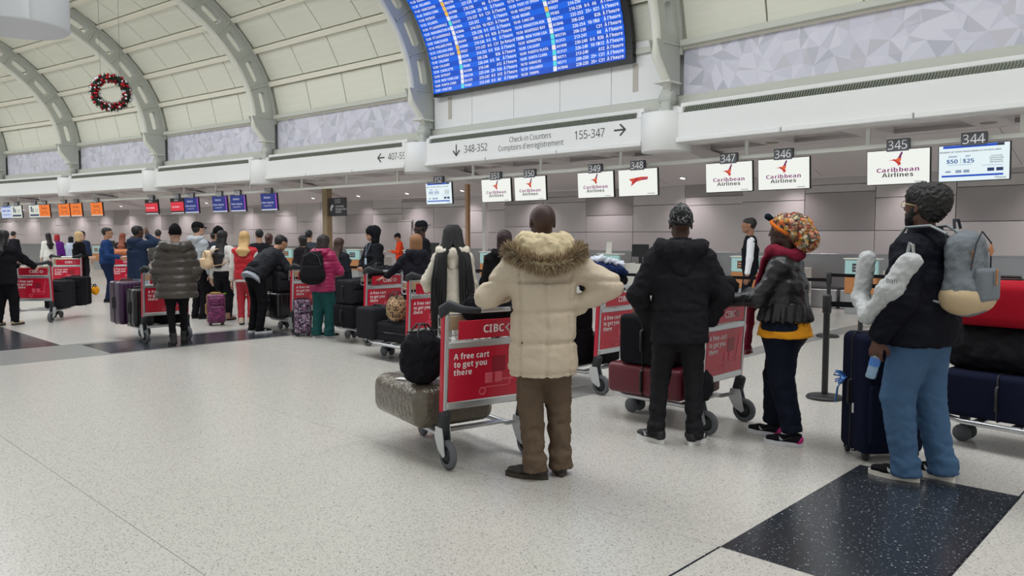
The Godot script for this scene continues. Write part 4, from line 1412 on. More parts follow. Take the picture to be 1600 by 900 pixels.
func dress_head(t: Node3D, d: Dictionary, hd: Transform3D, hb: Basis, g: float, c: float, neck: Vector3, spine: Vector3, X: Vector3) -> void:
	var style: String = d.get("hair", "short")
	var col: Color = d.get("hair_color", Color8(22, 18, 18))
	var m: Material = d.get("hair_mat", mat("hair_" + col.to_html(false), col, .6, 0, "leather"))
	var hc := minf(c, .012) if c < .03 else .02
	var near := c < .016
	if near: hc = .0075
	var nz := noise
	var amp := {"afro": .016, "short": .004, "bob": .006, "long": .009, "curly": .012}.get(style, .003) as float
	var ff := func(p: Vector3) -> float: return nz.get_noise_3d(p.x * 40.0, p.y * (40.0 if style != "long" else 8.0), p.z * 40.0) * amp
	var K := []
	var e := func(a: Vector3, b: Vector3, xa: float, za: float, xb: float, zb: float, k := .03) -> Array: return ell(hd * a, hd * b, xa * g, za * g, xb * g, zb * g, hb.x, k)
	if style in ["short", "beanie", "cap", "bob", "long", "bun"]:
		K.append(e.call(Vector3(0, .05, -.025), Vector3(0, .045, .032), .073, .078, .079, .09))
	if style in ["short", "cap"]: K.append(e.call(Vector3(0, .02, .045), Vector3(0, -.02, .05), .074, .06, .06, .045))
	if style == "afro":
		K.append(e.call(Vector3(0, .062, -.03), Vector3(0, .05, .045), .088, .085, .1, .105))
		K.append(e.call(Vector3(0, .0, .06), Vector3(0, -.03, .06), .088, .07, .07, .05))
	if style == "bob":
		for s in [-1, 1]: K.append(e.call(Vector3(s * .062, .03, .01), Vector3(s * .066, -.11, .0), .03, .07, .03, .06))
		K.append(e.call(Vector3(0, .02, .06), Vector3(0, -.11, .055), .078, .055, .085, .045))
	if style == "long" or style == "bun":
		K.append(e.call(Vector3(0, .02, .055), Vector3(0, -.1, .06), .076, .055, .06, .035))
		for s in [-1, 1]: K.append(e.call(Vector3(s * .06, .03, .015), Vector3(s * .05, -.09, .03), .03, .06, .025, .05))
	if style == "long":
		var L: float = d.get("hair_len", .42) * g
		var a := hd * Vector3(0, -.08, .06)
		var b := neck - spine * L * .45 + Vector3(0, 0, .16 * g)
		var q := neck - spine * L + Vector3(0, 0, .185 * g)
		K.append(ell(a, b, .08 * g, .05 * g, .105 * g, .04 * g, X, .05))
		K.append(ell(b, q, .105 * g, .04 * g, .075 * g, .02 * g, X, .04))
	if style == "bun": K.append(e.call(Vector3(0, .03, .12), Vector3(0, .02, .14), .035, .035, .03, .03))
	if K.size() and not style in ["beanie", "hood_up"]: part(t, "hair", net_mesh([nets(K, hc, ff)]), m)
	if d.has("cap"):
		var Kc := [e.call(Vector3(0, .062, -.025), Vector3(0, .058, .03), .081, .082, .085, .094)]
		part(t, "cap", net_mesh([nets(Kc, hc)]), d.cap)
		var s := tool()
		var pl := PackedVector2Array()
		for k in 13: pl.append(Vector2(cos(PI * k / 12) * .075, -sin(PI * k / 12) * .085) * g)
		var back := -1.0 if d.get("backwards", false) else 1.0
		prism(s, pl, -.004, .004, hd * Transform3D(Basis(Vector3.RIGHT * back, Vector3(0, .25, .97) * back, Vector3.DOWN), Vector3(0, .05, -.085 * back)))
		part(t, "brim", done(s), d.cap)
	if d.has("beanie"):
		var Kb := [e.call(Vector3(0, .055, -.03), Vector3(0, .05, .03), .083, .085, .087, .095), e.call(Vector3(0, .1, .0), Vector3(0, .125, .012), .066, .062, .045, .04)]
		part(t, "beanie", net_mesh([nets(Kb, hc)]), d.beanie)
		var rp := []
		for k in 25: rp.append(hd * Vector3(cos(TAU * k / 24) * .083, .015 + .012 * cos(TAU * k / 24 * 2), sin(TAU * k / 24) * .102 + .004))
		part(t, "beanie_cuff", tubes(rp, .013 * g, 8), d.beanie)
	if d.has("hood_up"):
		var Kh := [e.call(Vector3(0, .045, -.02), Vector3(0, .04, .04), .094, .1, .1, .112), e.call(Vector3(0, -.02, .05), Vector3(0, -.13, .05), .1, .075, .11, .07)]
		part(t, "hood", net_mesh([nets(Kh, hc, func(p: Vector3) -> float: return nz.get_noise_3d(p.x * 16.0, p.y * 16.0, p.z * 16.0) * .01)]), d.hood_up)
	if d.has("beard"):
		var Kd := [e.call(Vector3(0, -.07, -.05), Vector3(0, -.1, -.062), .058, .046, .04, .036), e.call(Vector3(-.06, -.02, -.02), Vector3(-.04, -.08, -.045), .02, .026, .028, .026), e.call(Vector3(.06, -.02, -.02), Vector3(.04, -.08, -.045), .02, .026, .028, .026)]
		part(t, "beard", net_mesh([nets(Kd, hc, func(p: Vector3) -> float: return nz.get_noise_3d(p.x * 60.0, p.y * 60.0, p.z * 60.0) * .006)]), mat("beard", Color8(18, 15, 15), .8))
	if d.has("glasses"):
		var s := tool()
		for k in [-1, 1]:
			var rp := []
			for j in 17: rp.append(hd * Vector3(k * .033 + cos(TAU * j / 16) * .026, .004 + sin(TAU * j / 16) * .02, -.112))
			tube(s, rp, .0022, 5)
			tube(s, [hd * Vector3(k * .06, .008, -.11), hd * Vector3(k * .079, .012, -.05), hd * Vector3(k * .083, .01, .01)], .0022, 5)
		tube(s, [hd * Vector3(-.01, .006, -.114), hd * Vector3(.01, .006, -.114)], .0022, 5)
		part(t, "glasses", done(s), d.glasses)

# ---------- luggage carts ----------
var cart0: Node3D

func make_cart() -> Node3D:
	var silver := mat("cart_silver", Color8(196, 198, 200), .3, .75)
	var red := paint(Color8(196, 22, 52), .28)
	var wine := paint(Color8(150, 20, 44), .4)
	var pink := paint(Color8(222, 92, 110), .5)
	var rubber := paint(Color8(38, 40, 44), .6)
	var tyre := paint(Color8(92, 94, 98), .7)
	var wt := paint(Color8(244, 240, 240), .5)
	var t := thing("luggage_cart", "x", "cart", Transform3D(), "red luggage carts")
	var top := Vector3(0, 1.07, .06)
	var bot := Vector3(0, .36, .02)
	for e in [-1.0, 1.0]:
		var a := bot + Vector3(e * .32, 0, 0)
		var b := top + Vector3(e * .32, 0, 0)
		var d := (b - a).normalized()
		var bas := Basis(Vector3.RIGHT, d, Vector3.RIGHT.cross(d))
		var up := part(t, "upright", box(Vector3(.034, a.distance_to(b), .05), .008, (a + b) * .5, bas), silver)
		part(up, "red_strip", box(Vector3(.012, a.distance_to(b) - .02, .044), .004, (a + b) * .5 + Vector3(e * .021, 0, 0), bas), red)
		# rubber sleeve and wheel fork
		var sl := tool()
		rbx(sl, Vector3(e * .32, .29, .02), Vector3(.07, .22, .09), .03, Basis(Vector3.RIGHT, .25), 2)
		part(t, "sleeve", done(sl), rubber)
		var fk := tool()
		for q in [-.032, .032]: prism(fk, PackedVector2Array([Vector2(-.035, .28), Vector2(.05, .28), Vector2(.095, .1), Vector2(.07, .08), Vector2(.0, .12), Vector2(-.05, .2)]), q - .004, q + .004, Transform3D(Basis(Vector3.BACK, Vector3.UP, Vector3.LEFT), Vector3(e * .32, 0, 0)))
		part(t, "fork", done(fk), silver)
		var wh := tool()
		lathe(wh, [Vector2(.062, -.02), Vector2(.088, -.022), Vector2(.1, -.012), Vector2(.1, .012), Vector2(.088, .022), Vector2(.062, .02)], 24, Transform3D(Basis(Vector3.BACK, PI / 2), Vector3(e * .32, .1, .08)))
		var w := part(t, "wheel", done(wh), tyre)
		var hub := tool()
		lathe(hub, [Vector2(0, -.022), Vector2(.064, -.014), Vector2(.064, .014), Vector2(0, .022)], 16, Transform3D(Basis(Vector3.BACK, PI / 2), Vector3(e * .32, .1, .08)))
		part(w, "hub", done(hub), rubber)
		# handle grip
		part(t, "grip", tubes([top + Vector3(e * .33, -.03, -.02), top + Vector3(e * .335, .02, .0), top + Vector3(e * .32, .05, .05), top + Vector3(e * .24, .025, .1), top + Vector3(e * .12, .012, .115)], [.028, .042, .04, .026, .02], 12), rubber)
	part(t, "handle_bar", tubes([top + Vector3(-.16, .012, .112), top + Vector3(.16, .012, .112)], .0165, 12), silver)
	# sign panel between silver bars; local frame of the panel leans with the uprights
	var lean := Transform3D(Basis(Vector3.RIGHT, .056), Vector3(0, .36, .02))
	for a in [[.065, .055], [.485, .05]]: part(t, "cross_bar", box(Vector3(.62, a[1], .03), .008, Vector3(0, a[0], .012)), silver, lean)
	var sp := part(t, "sign_panel", box(Vector3(.6, .37, .008), .002, Vector3(0, .276, .018)), red, lean)
	for k in 3: lettering(sp, ["A free cart", "to get you", "there"][k], .04, wt, shift(-.265, .405 - k * .056, .0245), true, HORIZONTAL_ALIGNMENT_LEFT)
	var dr := tool()
	for q in [[.03, .2, .2, .008], [.13, .245, .09, .012]]: bx(dr, Vector3(q[0] + .05, q[1] - .03, .0235), Vector3(q[2], q[3], .002))
	bx(dr, Vector3(.215, .29, .0235), Vector3(.012, .24, .002), 0, Basis(Vector3.BACK, -.2))
	for q in [-.06, .02]: rbx(dr, Vector3(q + .08, .235, .0235), Vector3(.06, .075, .003), .0014, Basis(), 1)
	lathe(dr, [Vector2(.018, -.001), Vector2(.03, -.001), Vector2(.03, .001)], 14, Transform3D(Basis(Vector3.RIGHT, PI / 2), Vector3(-.03, .145, .0235)))
	part(sp, "cart_drawing", done(dr), pink)
	var d2 := tool()
	bx(d2, Vector3(.1, .33, .0232), Vector3(.11, .11, .002))
	part(sp, "case_drawing", done(d2), wine)
	# upper basket
	var wires := tool()
	for y in [.51, .58, .65]:
		for e in [-1, 1]: tube(wires, [Vector3(e * .29, y, .0), Vector3(e * .27, y, -.2)], .0035, 5)
		tube(wires, [Vector3(-.27, y, -.2), Vector3(.27, y, -.2)], .0035, 5)
	for k in 10: tube(wires, [Vector3(-.27 + k * .06, .66, -.2), Vector3(-.27 + k * .06, .505, -.2), Vector3(-.28 + k * .062, .505, .0)], .003, 5)
	tube(wires, [Vector3(-.29, .66, .0), Vector3(-.27, .66, -.2), Vector3(.27, .66, -.2), Vector3(.29, .66, .0)], .005, 6)
	part(t, "basket", done(wires), silver, lean)
	part(t, "basket_back", box(Vector3(.52, .1, .006), .002, Vector3(0, .6, -.19)), paint(Color8(176, 160, 128), .7), lean)
	var bp := part(t, "brand_panel", box(Vector3(.52, .13, .008), .002, Vector3(.03, .585, .018)), red, lean)
	lettering(bp, "CIBC", .055, wt, shift(.05, .585, .0245), true)
	var dm := tool()
	for e in [-1.0, 1.0]: prism(dm, PackedVector2Array([Vector2(e * .004, .034), Vector2(e * .038, 0), Vector2(e * .004, -.034), Vector2(e * .004, -.014), Vector2(e * .017, 0), Vector2(e * .004, .014)]), .0245, .0245, shift(.18, .585, 0))
	part(bp, "diamond_logo", done(dm), wt)
	# platform frame and front caster
	var fr := tool()
	for e in [-1, 1]: tube(fr, [Vector3(e * .3, .24, .0), Vector3(e * .29, .2, -.12), Vector3(e * .26, .2, -.75), Vector3(e * .2, .22, -.95), Vector3(e * .08, .23, -1.02), Vector3(0, .23, -1.03)], .02, 10)
	for z in [-.15, -.4, -.65]: bx(fr, Vector3(0, .21, z), Vector3(.54, .02, .07), .005)
	part(t, "platform", done(fr), silver)
	var fc := tool()
	prism(fc, PackedVector2Array([Vector2(-.03, .2), Vector2(.03, .2), Vector2(.015, .06), Vector2(-.015, .06)]), -.035, .035, turned(90, Vector3(0, 0, -.82)))
	part(t, "caster_fork", done(fc), rubber)
	for e in [-1, 1]:
		var cw := tool()
		lathe(cw, [Vector2(0, -.016), Vector2(.06, -.016), Vector2(.066, -.008), Vector2(.066, .008), Vector2(.06, .016), Vector2(0, .016)], 20, Transform3D(Basis(Vector3.BACK, PI / 2), Vector3(e * .06, .066, -.82)))
		part(t, "caster_wheel", done(cw), tyre)
	return t

func put_cart(at: Vector3, yaw: float, label: String) -> Node3D:
	var o: Node3D
	if cart0 == null:
		cart0 = make_cart()
		o = cart0
	else:
		o = cart0.duplicate()
		o.name = numbered("luggage_cart")
		add_child(o)
	o.transform = turned(yaw, at)
	o.set_meta("label", label)
	return o

# ---------- bags ----------
func suitcase(label: String, xf: Transform3D, size: Vector3, m: Material, opt := {}) -> Node3D:
	# stands on y = 0, width x, height y, depth z; front faces +z
	var t := thing("suitcase", label, "suitcase", xf)
	var black := paint(Color8(28, 28, 30), .5)
	var foot := .045 if opt.get("wheels", true) else 0.0
	var hh := size.y - foot
	var c := Vector3(0, foot + hh * .5, 0)
	var nz := noise
	part(t, "shell", rbox(Vector3(size.x, hh, size.z), opt.get("round", .045), c, 4), m)
	if opt.get("ribs", 0) > 0:
		for k in opt.ribs:
			var x: float = -size.x * .5 + size.x * (k + 1.0) / (opt.ribs + 1.0)
			part(t, "rib", rbox(Vector3(size.x / opt.ribs * .45, hh * .9, size.z + .012), .012, c + Vector3(x, 0, 0), 2), m)
	else:
		part(t, "front_pocket", rbox(Vector3(size.x * .84, hh * .5, .05), .02, c + Vector3(0, -hh * .16, size.z * .5), 2), m)
		part(t, "front_pocket", rbox(Vector3(size.x * .84, hh * .26, .04), .018, c + Vector3(0, hh * .27, size.z * .5), 2), m)
	var zp := tool()
	var rp := []
	var hx := size.x * .5 + .002
	var hy := hh * .5 + .002
	for q in [[-1, -.9], [-1, .9], [-.9, 1], [.9, 1], [1, .9], [1, -.9], [.9, -1], [-.9, -1], [-1, -.9]]: rp.append(c + Vector3(q[0] * hx, q[1] * hy, 0))
	tube(zp, rp, .006, 5)
	part(t, "zip", done(zp), opt.get("trim", black))
	part(t, "top_handle", tubes([c + Vector3(-.09, hy - .004, 0), c + Vector3(-.08, hy + .022, 0), c + Vector3(.08, hy + .022, 0), c + Vector3(.09, hy - .004, 0)], .011, 8), opt.get("trim", black))
	part(t, "side_handle", tubes([c + Vector3(-hx + .004, -.09, .0), c + Vector3(-hx - .02, -.08, 0), c + Vector3(-hx - .02, .08, 0), c + Vector3(-hx + .004, .09, 0)], .011, 8), opt.get("trim", black))
	if foot > 0.0:
		for x in [-1, 1]:
			for z in [-1, 1]:
				var s := tool()
				lathe(s, [Vector2(0, -.011), Vector2(.022, -.011), Vector2(.024, 0), Vector2(.022, .011), Vector2(0, .011)], 14, Transform3D(Basis(Vector3.BACK, PI / 2), Vector3(x * (size.x * .5 - .05), .024, z * (size.z * .5 - .05))))
				bx(s, Vector3(x * (size.x * .5 - .05), .045, z * (size.z * .5 - .05)), Vector3(.045, .035, .045), .008)
				part(t, "wheel", done(s), black)
	if opt.has("band"): part(t, "band", box(Vector3(size.x + .012, .05, size.z + .012), .005, c + Vector3(0, opt.get("band_y", .0), 0)), opt.band)
	return t

func soft_bag(label: String, called: String, xf: Transform3D, size: Vector3, m: Material, strap: Material = null) -> Node3D:
	var t := thing(called, label, "bag", xf)
	var h := size * .5
	var nz := noise
	var r := minf(h.x, minf(h.y, h.z))
	var P := []
	for k in 2: P.append(ell(Vector3(-h.x + r, r if k == 0 else size.y - r, 0), Vector3(h.x - r, r if k == 0 else size.y - r, 0), r, r, r, r, Vector3.UP, .06))
	if size.y > 3.0 * r: P.append(ell(Vector3(-h.x + r, h.y, 0), Vector3(h.x - r, h.y, 0), r, r, r, r, Vector3.UP, .08))
	if size.z > 2.6 * r:
		var Q := []
		for p in P:
			for z in [-1, 0, 1]:
				var q: Array = p.duplicate()
				q[0] = p[0] + Vector3(0, 0, z * (h.z - r))
				q[1] = p[1] + Vector3(0, 0, z * (h.z - r))
				Q.append(q)
		P = Q
	part(t, "bag_body", net_mesh([nets(P, .016, func(p: Vector3) -> float: return nz.get_noise_3d(p.x * 11.0 + xf.origin.x, p.y * 11.0, p.z * 11.0) * .022)]), m)
	var sm: Material = strap if strap else paint(Color8(24, 24, 26), .6)
	for z in [-.3, .3]:
		part(t, "strap", tubes([Vector3(-h.x * .45, size.y * .55, z * size.z), Vector3(-h.x * .42, size.y * .98, z * size.z * .7), Vector3(-h.x * .2, size.y + .05, z * size.z * .3), Vector3(h.x * .2, size.y + .05, z * size.z * .3), Vector3(h.x * .42, size.y * .98, z * size.z * .7), Vector3(h.x * .45, size.y * .55, z * size.z)], .012, 6, .5), sm)
	part(t, "zip", tubes([Vector3(-h.x * .8, size.y * 1.0, 0), Vector3(h.x * .8, size.y * 1.0, 0)], .006, 5), sm)
	return t

func backpack(label: String, xf: Transform3D, size: Vector3, m: Material, opt := {}) -> Node3D:
	# back of the wearer at z = 0, bag extends to +z; origin at the bag's bottom centre
	var t := thing("backpack", label, "backpack", xf)
	var nz := noise
	var dz := size.z * .5
	var P := [ell(Vector3(0, dz * .9, dz), Vector3(0, size.y - dz * 1.1, dz * .85), size.x * .5, dz, size.x * .46, dz * .85, Vector3.RIGHT, .05)]
	P.append(ell(Vector3(-size.x * .5 + dz, dz, dz), Vector3(size.x * .5 - dz, dz, dz), dz, dz, dz, dz, Vector3.UP, .06))
	part(t, "bag_body", net_mesh([nets(P, .012, func(p: Vector3) -> float: return nz.get_noise_3d(p.x * 16.0, p.y * 16.0, p.z * 16.0) * .012)]), m)
	part(t, "front_pocket", rbox(Vector3(size.x * .72, size.y * .38, .07), .03, Vector3(0, size.y * .33, size.z * .96), 3), m)
	part(t, "top_loop", tubes([Vector3(-.04, size.y - .02, .05), Vector3(-.03, size.y + .035, .04), Vector3(.03, size.y + .035, .04), Vector3(.04, size.y - .02, .05)], .009, 6), opt.get("trim", m))
	part(t, "zip", tubes([Vector3(-size.x * .4, size.y * .5, size.z * .8), Vector3(-size.x * .3, size.y * .8, size.z * .85), Vector3(0, size.y * .93, size.z * .8), Vector3(size.x * .3, size.y * .8, size.z * .85), Vector3(size.x * .4, size.y * .5, size.z * .8)], .005, 5), opt.get("trim", m))
	if opt.has("bottom"):
		part(t, "bottom_panel", net_mesh([nets([ell(Vector3(-size.x * .5 + dz - .014, dz * .8, dz), Vector3(size.x * .5 - dz + .014, dz * .8, dz), dz * .9, dz * 1.13, dz * .9, dz * 1.13, Vector3.UP, .03)], .012)]), opt.bottom)
	if opt.has("tabs"):
		for q in [[-.3, .62, .55], [.0, .42, .95]]: part(t, "zip_pull", box(Vector3(.018, .1, .008), .002, Vector3(q[0] * size.x, size.y * q[1], size.z * q[2] + .055)), opt.tabs)
		part(t, "patch", box(Vector3(.05, .06, .006), .002, Vector3(.02, size.y * .72, size.z * .99), Basis(Vector3.BACK, .7)), opt.tabs)
	for e in [-1, 1]:
		part(t, "shoulder_strap", tubes([Vector3(e * .1, size.y - .05, .03), Vector3(e * .12, size.y + .0, -.06), Vector3(e * .14, size.y - .01, -.2), Vector3(e * .16, size.y - .14, -.275), Vector3(e * .185, size.y * .45, -.27), Vector3(e * .2, size.y * .2, -.14), Vector3(e * .15, size.y * .12, .03)], .024, 8, .35), opt.get("strap", m))
	return t

func build_carts() -> void:
	var black := cloth(Color8(26, 26, 30))
	var blk2 := cloth(Color8(36, 36, 40), "cloth", .7)
	var navy := cloth(Color8(22, 26, 46))
	var gloss := mat("hard_black", Color8(22, 22, 25), .3)
	var purple := mat("hard_purple", Color8(58, 30, 62), .32)
	# cart of the man in the beige parka
	var c1 := put_cart(Vector3(-3.876, 0, -3.74), 77, "red luggage cart with wrapped suitcase beside the beige parka")
	var wrap := mat("wrapped_case", Color8(104, 96, 84), .14, .25, "crinkle")
	var ws := thing("wrapped_suitcase", "suitcase wrapped in shiny plastic film lying on the cart platform", "suitcase", c1.transform * turned(0, Vector3(-.14, .235, -.5)))
	part(ws, "shell", rbox(Vector3(.64, .3, .8), .09, Vector3(0, .15, 0), 5), wrap)
	var tape := tool()
	for k in 9: tube(tape, [Vector3(-.24 + k * .02, .302, -.36 + k * .05), Vector3(.0, .306, -.3 + k * .07), Vector3(.25, .25, -.38 + k * .08), Vector3(.254, .1, -.36 + k * .085)], .006, 5, .3)
	part(ws, "film_folds", done(tape), mat("film", Color8(176, 176, 172), .12, .1))
	part(ws, "baggage_tag", box(Vector3(.06, .004, .24), .001, Vector3(-.2, .302, .05), Basis(Vector3.UP, .5)), paint(Color8(236, 236, 236), .5))
	part(ws, "strap", tubes([Vector3(-.252, .06, -.1), Vector3(-.256, .16, -.1), Vector3(-.24, .26, -.1)], .02, 6, .4), paint(Color8(196, 160, 40), .6))
	soft_bag("slumped black backpack resting on the film-wrapped suitcase", "bag", c1.transform * turned(0, Vector3(-.33, .53, -.28)), Vector3(.3, .38, .28), black)
	soft_bag("black handbag lying in the basket of the parka man's cart", "bag", c1.transform * shift(.08, .97, -.06), Vector3(.36, .2, .16), black)
	# cart with the leopard bag
	var c2 := put_cart(Vector3(-7.41, 0, -6.19), 90, "red luggage cart with black cases beside the long-braided woman")
	suitcase("flat black case lying low on the braided woman's cart", c2.transform * Transform3D(Basis(Vector3.RIGHT, -PI / 2), Vector3(.02, .235 + .12, -.12)), Vector3(.5, .68, .24), blk2, {"wheels": false})
	suitcase("upright black case jutting forward on the braided woman's cart", c2.transform * turned(90, Vector3(-.05, .235, -.95)), Vector3(.4, .42, .46), blk2, {"wheels": false})
	soft_bag("leopard print bag standing on the braided woman's cart", "bag", c2.transform * shift(-.14, .49, -.42), Vector3(.26, .34, .3), mat("leopard", Color.WHITE, .8, 0, "leopard"))
	# cart held by the woman in the black hoodie
	var c3 := put_cart(Vector3(-9.25, 0, -6.87), 90, "red luggage cart held by the auburn-haired woman's outstretched hand")
	suitcase("boxy black suitcase at the bottom of the auburn-haired woman's cart", c3.transform * shift(-.12, .235, -.42), Vector3(.62, .34, .5), black, {"wheels": false})
	suitcase("black suitcase on top of another on the auburn-haired woman's cart", c3.transform * shift(-.14, .58, -.42), Vector3(.52, .36, .44), blk2, {"wheels": false})
	soft_bag("dark crumpled bag in the basket of the auburn-haired woman's cart", "bag", c3.transform * shift(0, .98, -.08), Vector3(.46, .16, .18), blk2)
	# cart under the bending man
	var c4 := put_cart(Vector3(-11.18, 0, -6.81), 90, "red luggage cart under the bending man's arms")
	suitcase("black suitcase low on the bending man's cart", c4.transform * shift(-.1, .235, -.55), Vector3(.6, .42, .5), gloss, {"wheels": false, "ribs": 5})
	suitcase("black suitcase stacked high on the bending man's cart", c4.transform * shift(-.1, .66, -.55), Vector3(.5, .34, .42), blk2, {"wheels": false})
	# cart pushed by the woman in the long quilted coat
	var c5 := put_cart(Vector3(-11.85, 0, -4.74), 90, "red luggage cart pushed by the woman in the quilted coat")
	suitcase("glossy purple hard suitcase on the quilted-coat woman's cart", c5.transform * turned(0, Vector3(-.26, .235, -.78)), Vector3(.38, .66, .46), purple, {"wheels": false, "ribs": 6})
	suitcase("ribbed black hard suitcase beside the purple one on the cart", c5.transform * turned(0, Vector3(-.24, .235, -.3)), Vector3(.3, .56, .34), gloss, {"wheels": false, "ribs": 7})
	suitcase("flat black suitcase across the quilted-coat woman's cart", c5.transform * shift(.16, .235, -.5), Vector3(.34, .34, .7), black, {"wheels": false})
	# cart at the left edge
	var c6 := put_cart(Vector3(-16.2, 0, -4.12), 48, "red luggage cart pushed by the dark-haired woman in black")
	suitcase("black soft suitcase standing on the dark-haired woman's cart", c6.transform * turned(0, Vector3(.26, .235, -.4)), Vector3(.36, .52, .5), blk2, {"wheels": false})
	suitcase("black soft suitcase at the front of the dark-haired woman's cart", c6.transform * turned(0, Vector3(.3, .235, -.95)), Vector3(.4, .56, .46), black, {"wheels": false})
	var oc := soft_bag("orange cloth tucked behind the black suitcases", "cloth_bundle", c6.transform * shift(.52, .42, -1.24), Vector3(.14, .16, .12), cloth(Color8(226, 150, 30)))
	oc.set_meta("category", "cloth")
	# cart right of the parka
	var c7 := put_cart(Vector3(-4.7, 0, -6.43), 90, "red luggage cart piled with black bags and a blue blanket")
	suitcase("tall black suitcase with a red tag on the blanket cart", c7.transform * turned(0, Vector3(-.2, .235, -.55)), Vector3(.5, .66, .5), black, {"wheels": false})
	var bow := thing("red_tag", "red ribbon tied on the tall black suitcase", "ribbon", c7.transform * shift(-.44, .5, -.285))
	part(bow, "loop", tubes([Vector3(0, .1, 0), Vector3(-.03, .05, .02), Vector3(0, 0, .01), Vector3(.03, .06, .02), Vector3(0, .1, 0)], .014, 6, .5), cloth(Color8(206, 26, 32)))
	part(bow, "tail", tubes([Vector3(0, .02, .01), Vector3(-.02, -.07, .015), Vector3(.0, -.14, .01)], .014, 6, .5), cloth(Color8(206, 26, 32)))
	suitcase("flat black suitcase at the base of the blanket cart", c7.transform * shift(.16, .235, -.5), Vector3(.3, .3, .7), blk2, {"wheels": false})
	soft_bag("black holdall under the blanket on the cart", "bag", c7.transform * shift(-.02, 1.02, -.13), Vector3(.56, .2, .28), black)
	var bl := thing("blanket", "rumpled navy and white fleece blanket on top of the cart", "blanket", c7.transform * shift(-.02, 1.21, -.13))
	var nz := noise
	part(bl, "navy_fold", net_mesh([nets([ell(Vector3(-.22, .04, .0), Vector3(.2, .0, .05), .16, .07, .14, .05, Vector3.BACK, .05), ell(Vector3(-.1, .08, -.05), Vector3(.16, .06, -.02), .14, .06, .12, .05, Vector3.BACK, .05)], .012, func(p: Vector3) -> float: return nz.get_noise_3d(p.x * 9.0, p.y * 9.0, p.z * 9.0) * .05)]), cloth(Color8(30, 44, 84), "knit"))
	part(bl, "white_fold", net_mesh([nets([ell(Vector3(-.12, .14, .02), Vector3(.16, .08, .1), .09, .035, .07, .03, Vector3.BACK, .03)], .01, func(p: Vector3) -> float: return nz.get_noise_3d(p.x * 12.0, p.y * 12.0, p.z * 12.0 + 4.0) * .05)]), cloth(Color8(206, 212, 222), "knit"))
	# cart of the turbaned woman
	var c8 := put_cart(Vector3(-3.14, 0, -5.75), 90, "red luggage cart in front of the turbaned woman")
	var wine := mat("wine_case", Color8(96, 18, 34), .4)
	suitcase("large wine red suitcase lying on the turbaned woman's cart", c8.transform * turned(0, Vector3(-.04, .235, -.5)), Vector3(.66, .26, .74), wine, {"wheels": false})
	suitcase("black trolley case on top of the wine red suitcase", c8.transform * turned(0, Vector3(-.12, .5, -.5)), Vector3(.5, .42, .5), black, {"wheels": false})
	soft_bag("orange bag in the basket of the turbaned woman's cart", "bag", c8.transform * shift(.12, .93, -.07), Vector3(.32, .16, .17), cloth(Color8(216, 96, 40)))
	soft_bag("flat black bag on the orange bag of the cart", "bag", c8.transform * shift(.1, 1.1, -.08), Vector3(.4, .12, .2), black)
	soft_bag("small quilted black bag hanging behind the beanie man's legs", "bag", c8.transform * shift(-.28, .24, .0), Vector3(.18, .28, .16), blk2)
	# cart at the right edge, seen at its front
	var c9 := put_cart(Vector3(-.72, 0, -6.62), 84, "luggage cart with stacked black bags and red case behind the bearded man")
	var nvc := suitcase("dark navy suitcase lying on the cart platform under a duffel", c9.transform * turned(0, Vector3(0, .235, -.52)), Vector3(.56, .34, .82), navy, {"wheels": false})
	var dfl := soft_bag("big black duffel with buckled straps between two suitcases", "duffel_bag", c9.transform * turned(90, Vector3(.0, .57, -.62)), Vector3(.76, .36, .44), blk2)
	part(dfl, "buckle", box(Vector3(.05, .09, .02), .006, Vector3(.28, .3, .2), Basis(Vector3.RIGHT, -.5)), paint(Color8(16, 16, 18), .4))
	var rs := suitcase("bright red soft suitcase on top of the duffel", c9.transform * turned(90, Vector3(-.02, .92, -.56)), Vector3(.64, .34, .46), cloth(Color8(168, 22, 40), "cloth", .6), {"wheels": false, "round": .08})
	part(rs, "badge", box(Vector3(.1, .025, .01), .003, Vector3(.0, .26, .255)), mat("badge", Color8(190, 190, 190), .3, .6))
	for q in [[.2, .93, .25, Color8(236, 238, 240)], [.08, .9, .26, Color8(190, 192, 196)], [-.08, .92, .25, Color8(206, 60, 56)], [-.2, .94, .25, Color8(230, 230, 228)]]:
		var tg := thing("luggage_tag", {.2: "white paper tag hanging left on the red suitcase", .08: "grey buckle tag on the red suitcase", -.08: "red and white tag on the red suitcase", -.2: "crumpled white tag right on the red suitcase"}[q[0]], "tag", c9.transform * turned(90, Vector3(-.02, q[1], -.56)) * Transform3D(Basis(Vector3.RIGHT, -.15), Vector3(q[0], .02, q[2] + .02)))
		part(tg, "card", box(Vector3(.07, .16, .004), .001, Vector3.ZERO, Basis(Vector3.BACK, q[0])), paint(q[3], .5))
		part(tg, "string", tubes([Vector3(0, .07, 0), Vector3(.01, .12, -.01), Vector3(0, .16, -.03)], .004, 5), black)
	var tg2 := thing("luggage_tag", "long white airline tag on the dark navy suitcase", "tag", c9.transform * turned(90, Vector3(0, .42, -.52)) * Transform3D(Basis(Vector3.BACK, .5), Vector3(.12, .0, .286)))
	part(tg2, "card", box(Vector3(.3, .07, .004), .001), paint(Color8(226, 226, 222), .5))
	part(tg2, "sticker", box(Vector3(.07, .05, .006), .001, Vector3(.08, .01, .001)), paint(Color8(206, 64, 60), .5))
	# carts far left
	var c10 := put_cart(Vector3(-20.75, 0, -7.35), 60, "luggage cart loaded with floral bags beside the man in navy sweater")
	suitcase("black suitcase on the floral-bag cart", c10.transform * shift(.0, .235, -.6), Vector3(.56, .5, .5), gloss, {"wheels": false})
	soft_bag("floral patterned bag at the front of the far cart", "bag", c10.transform * shift(.2, .235, -.12), Vector3(.3, .5, .2), mat("florals", Color.WHITE, .8, 0, "florals"))
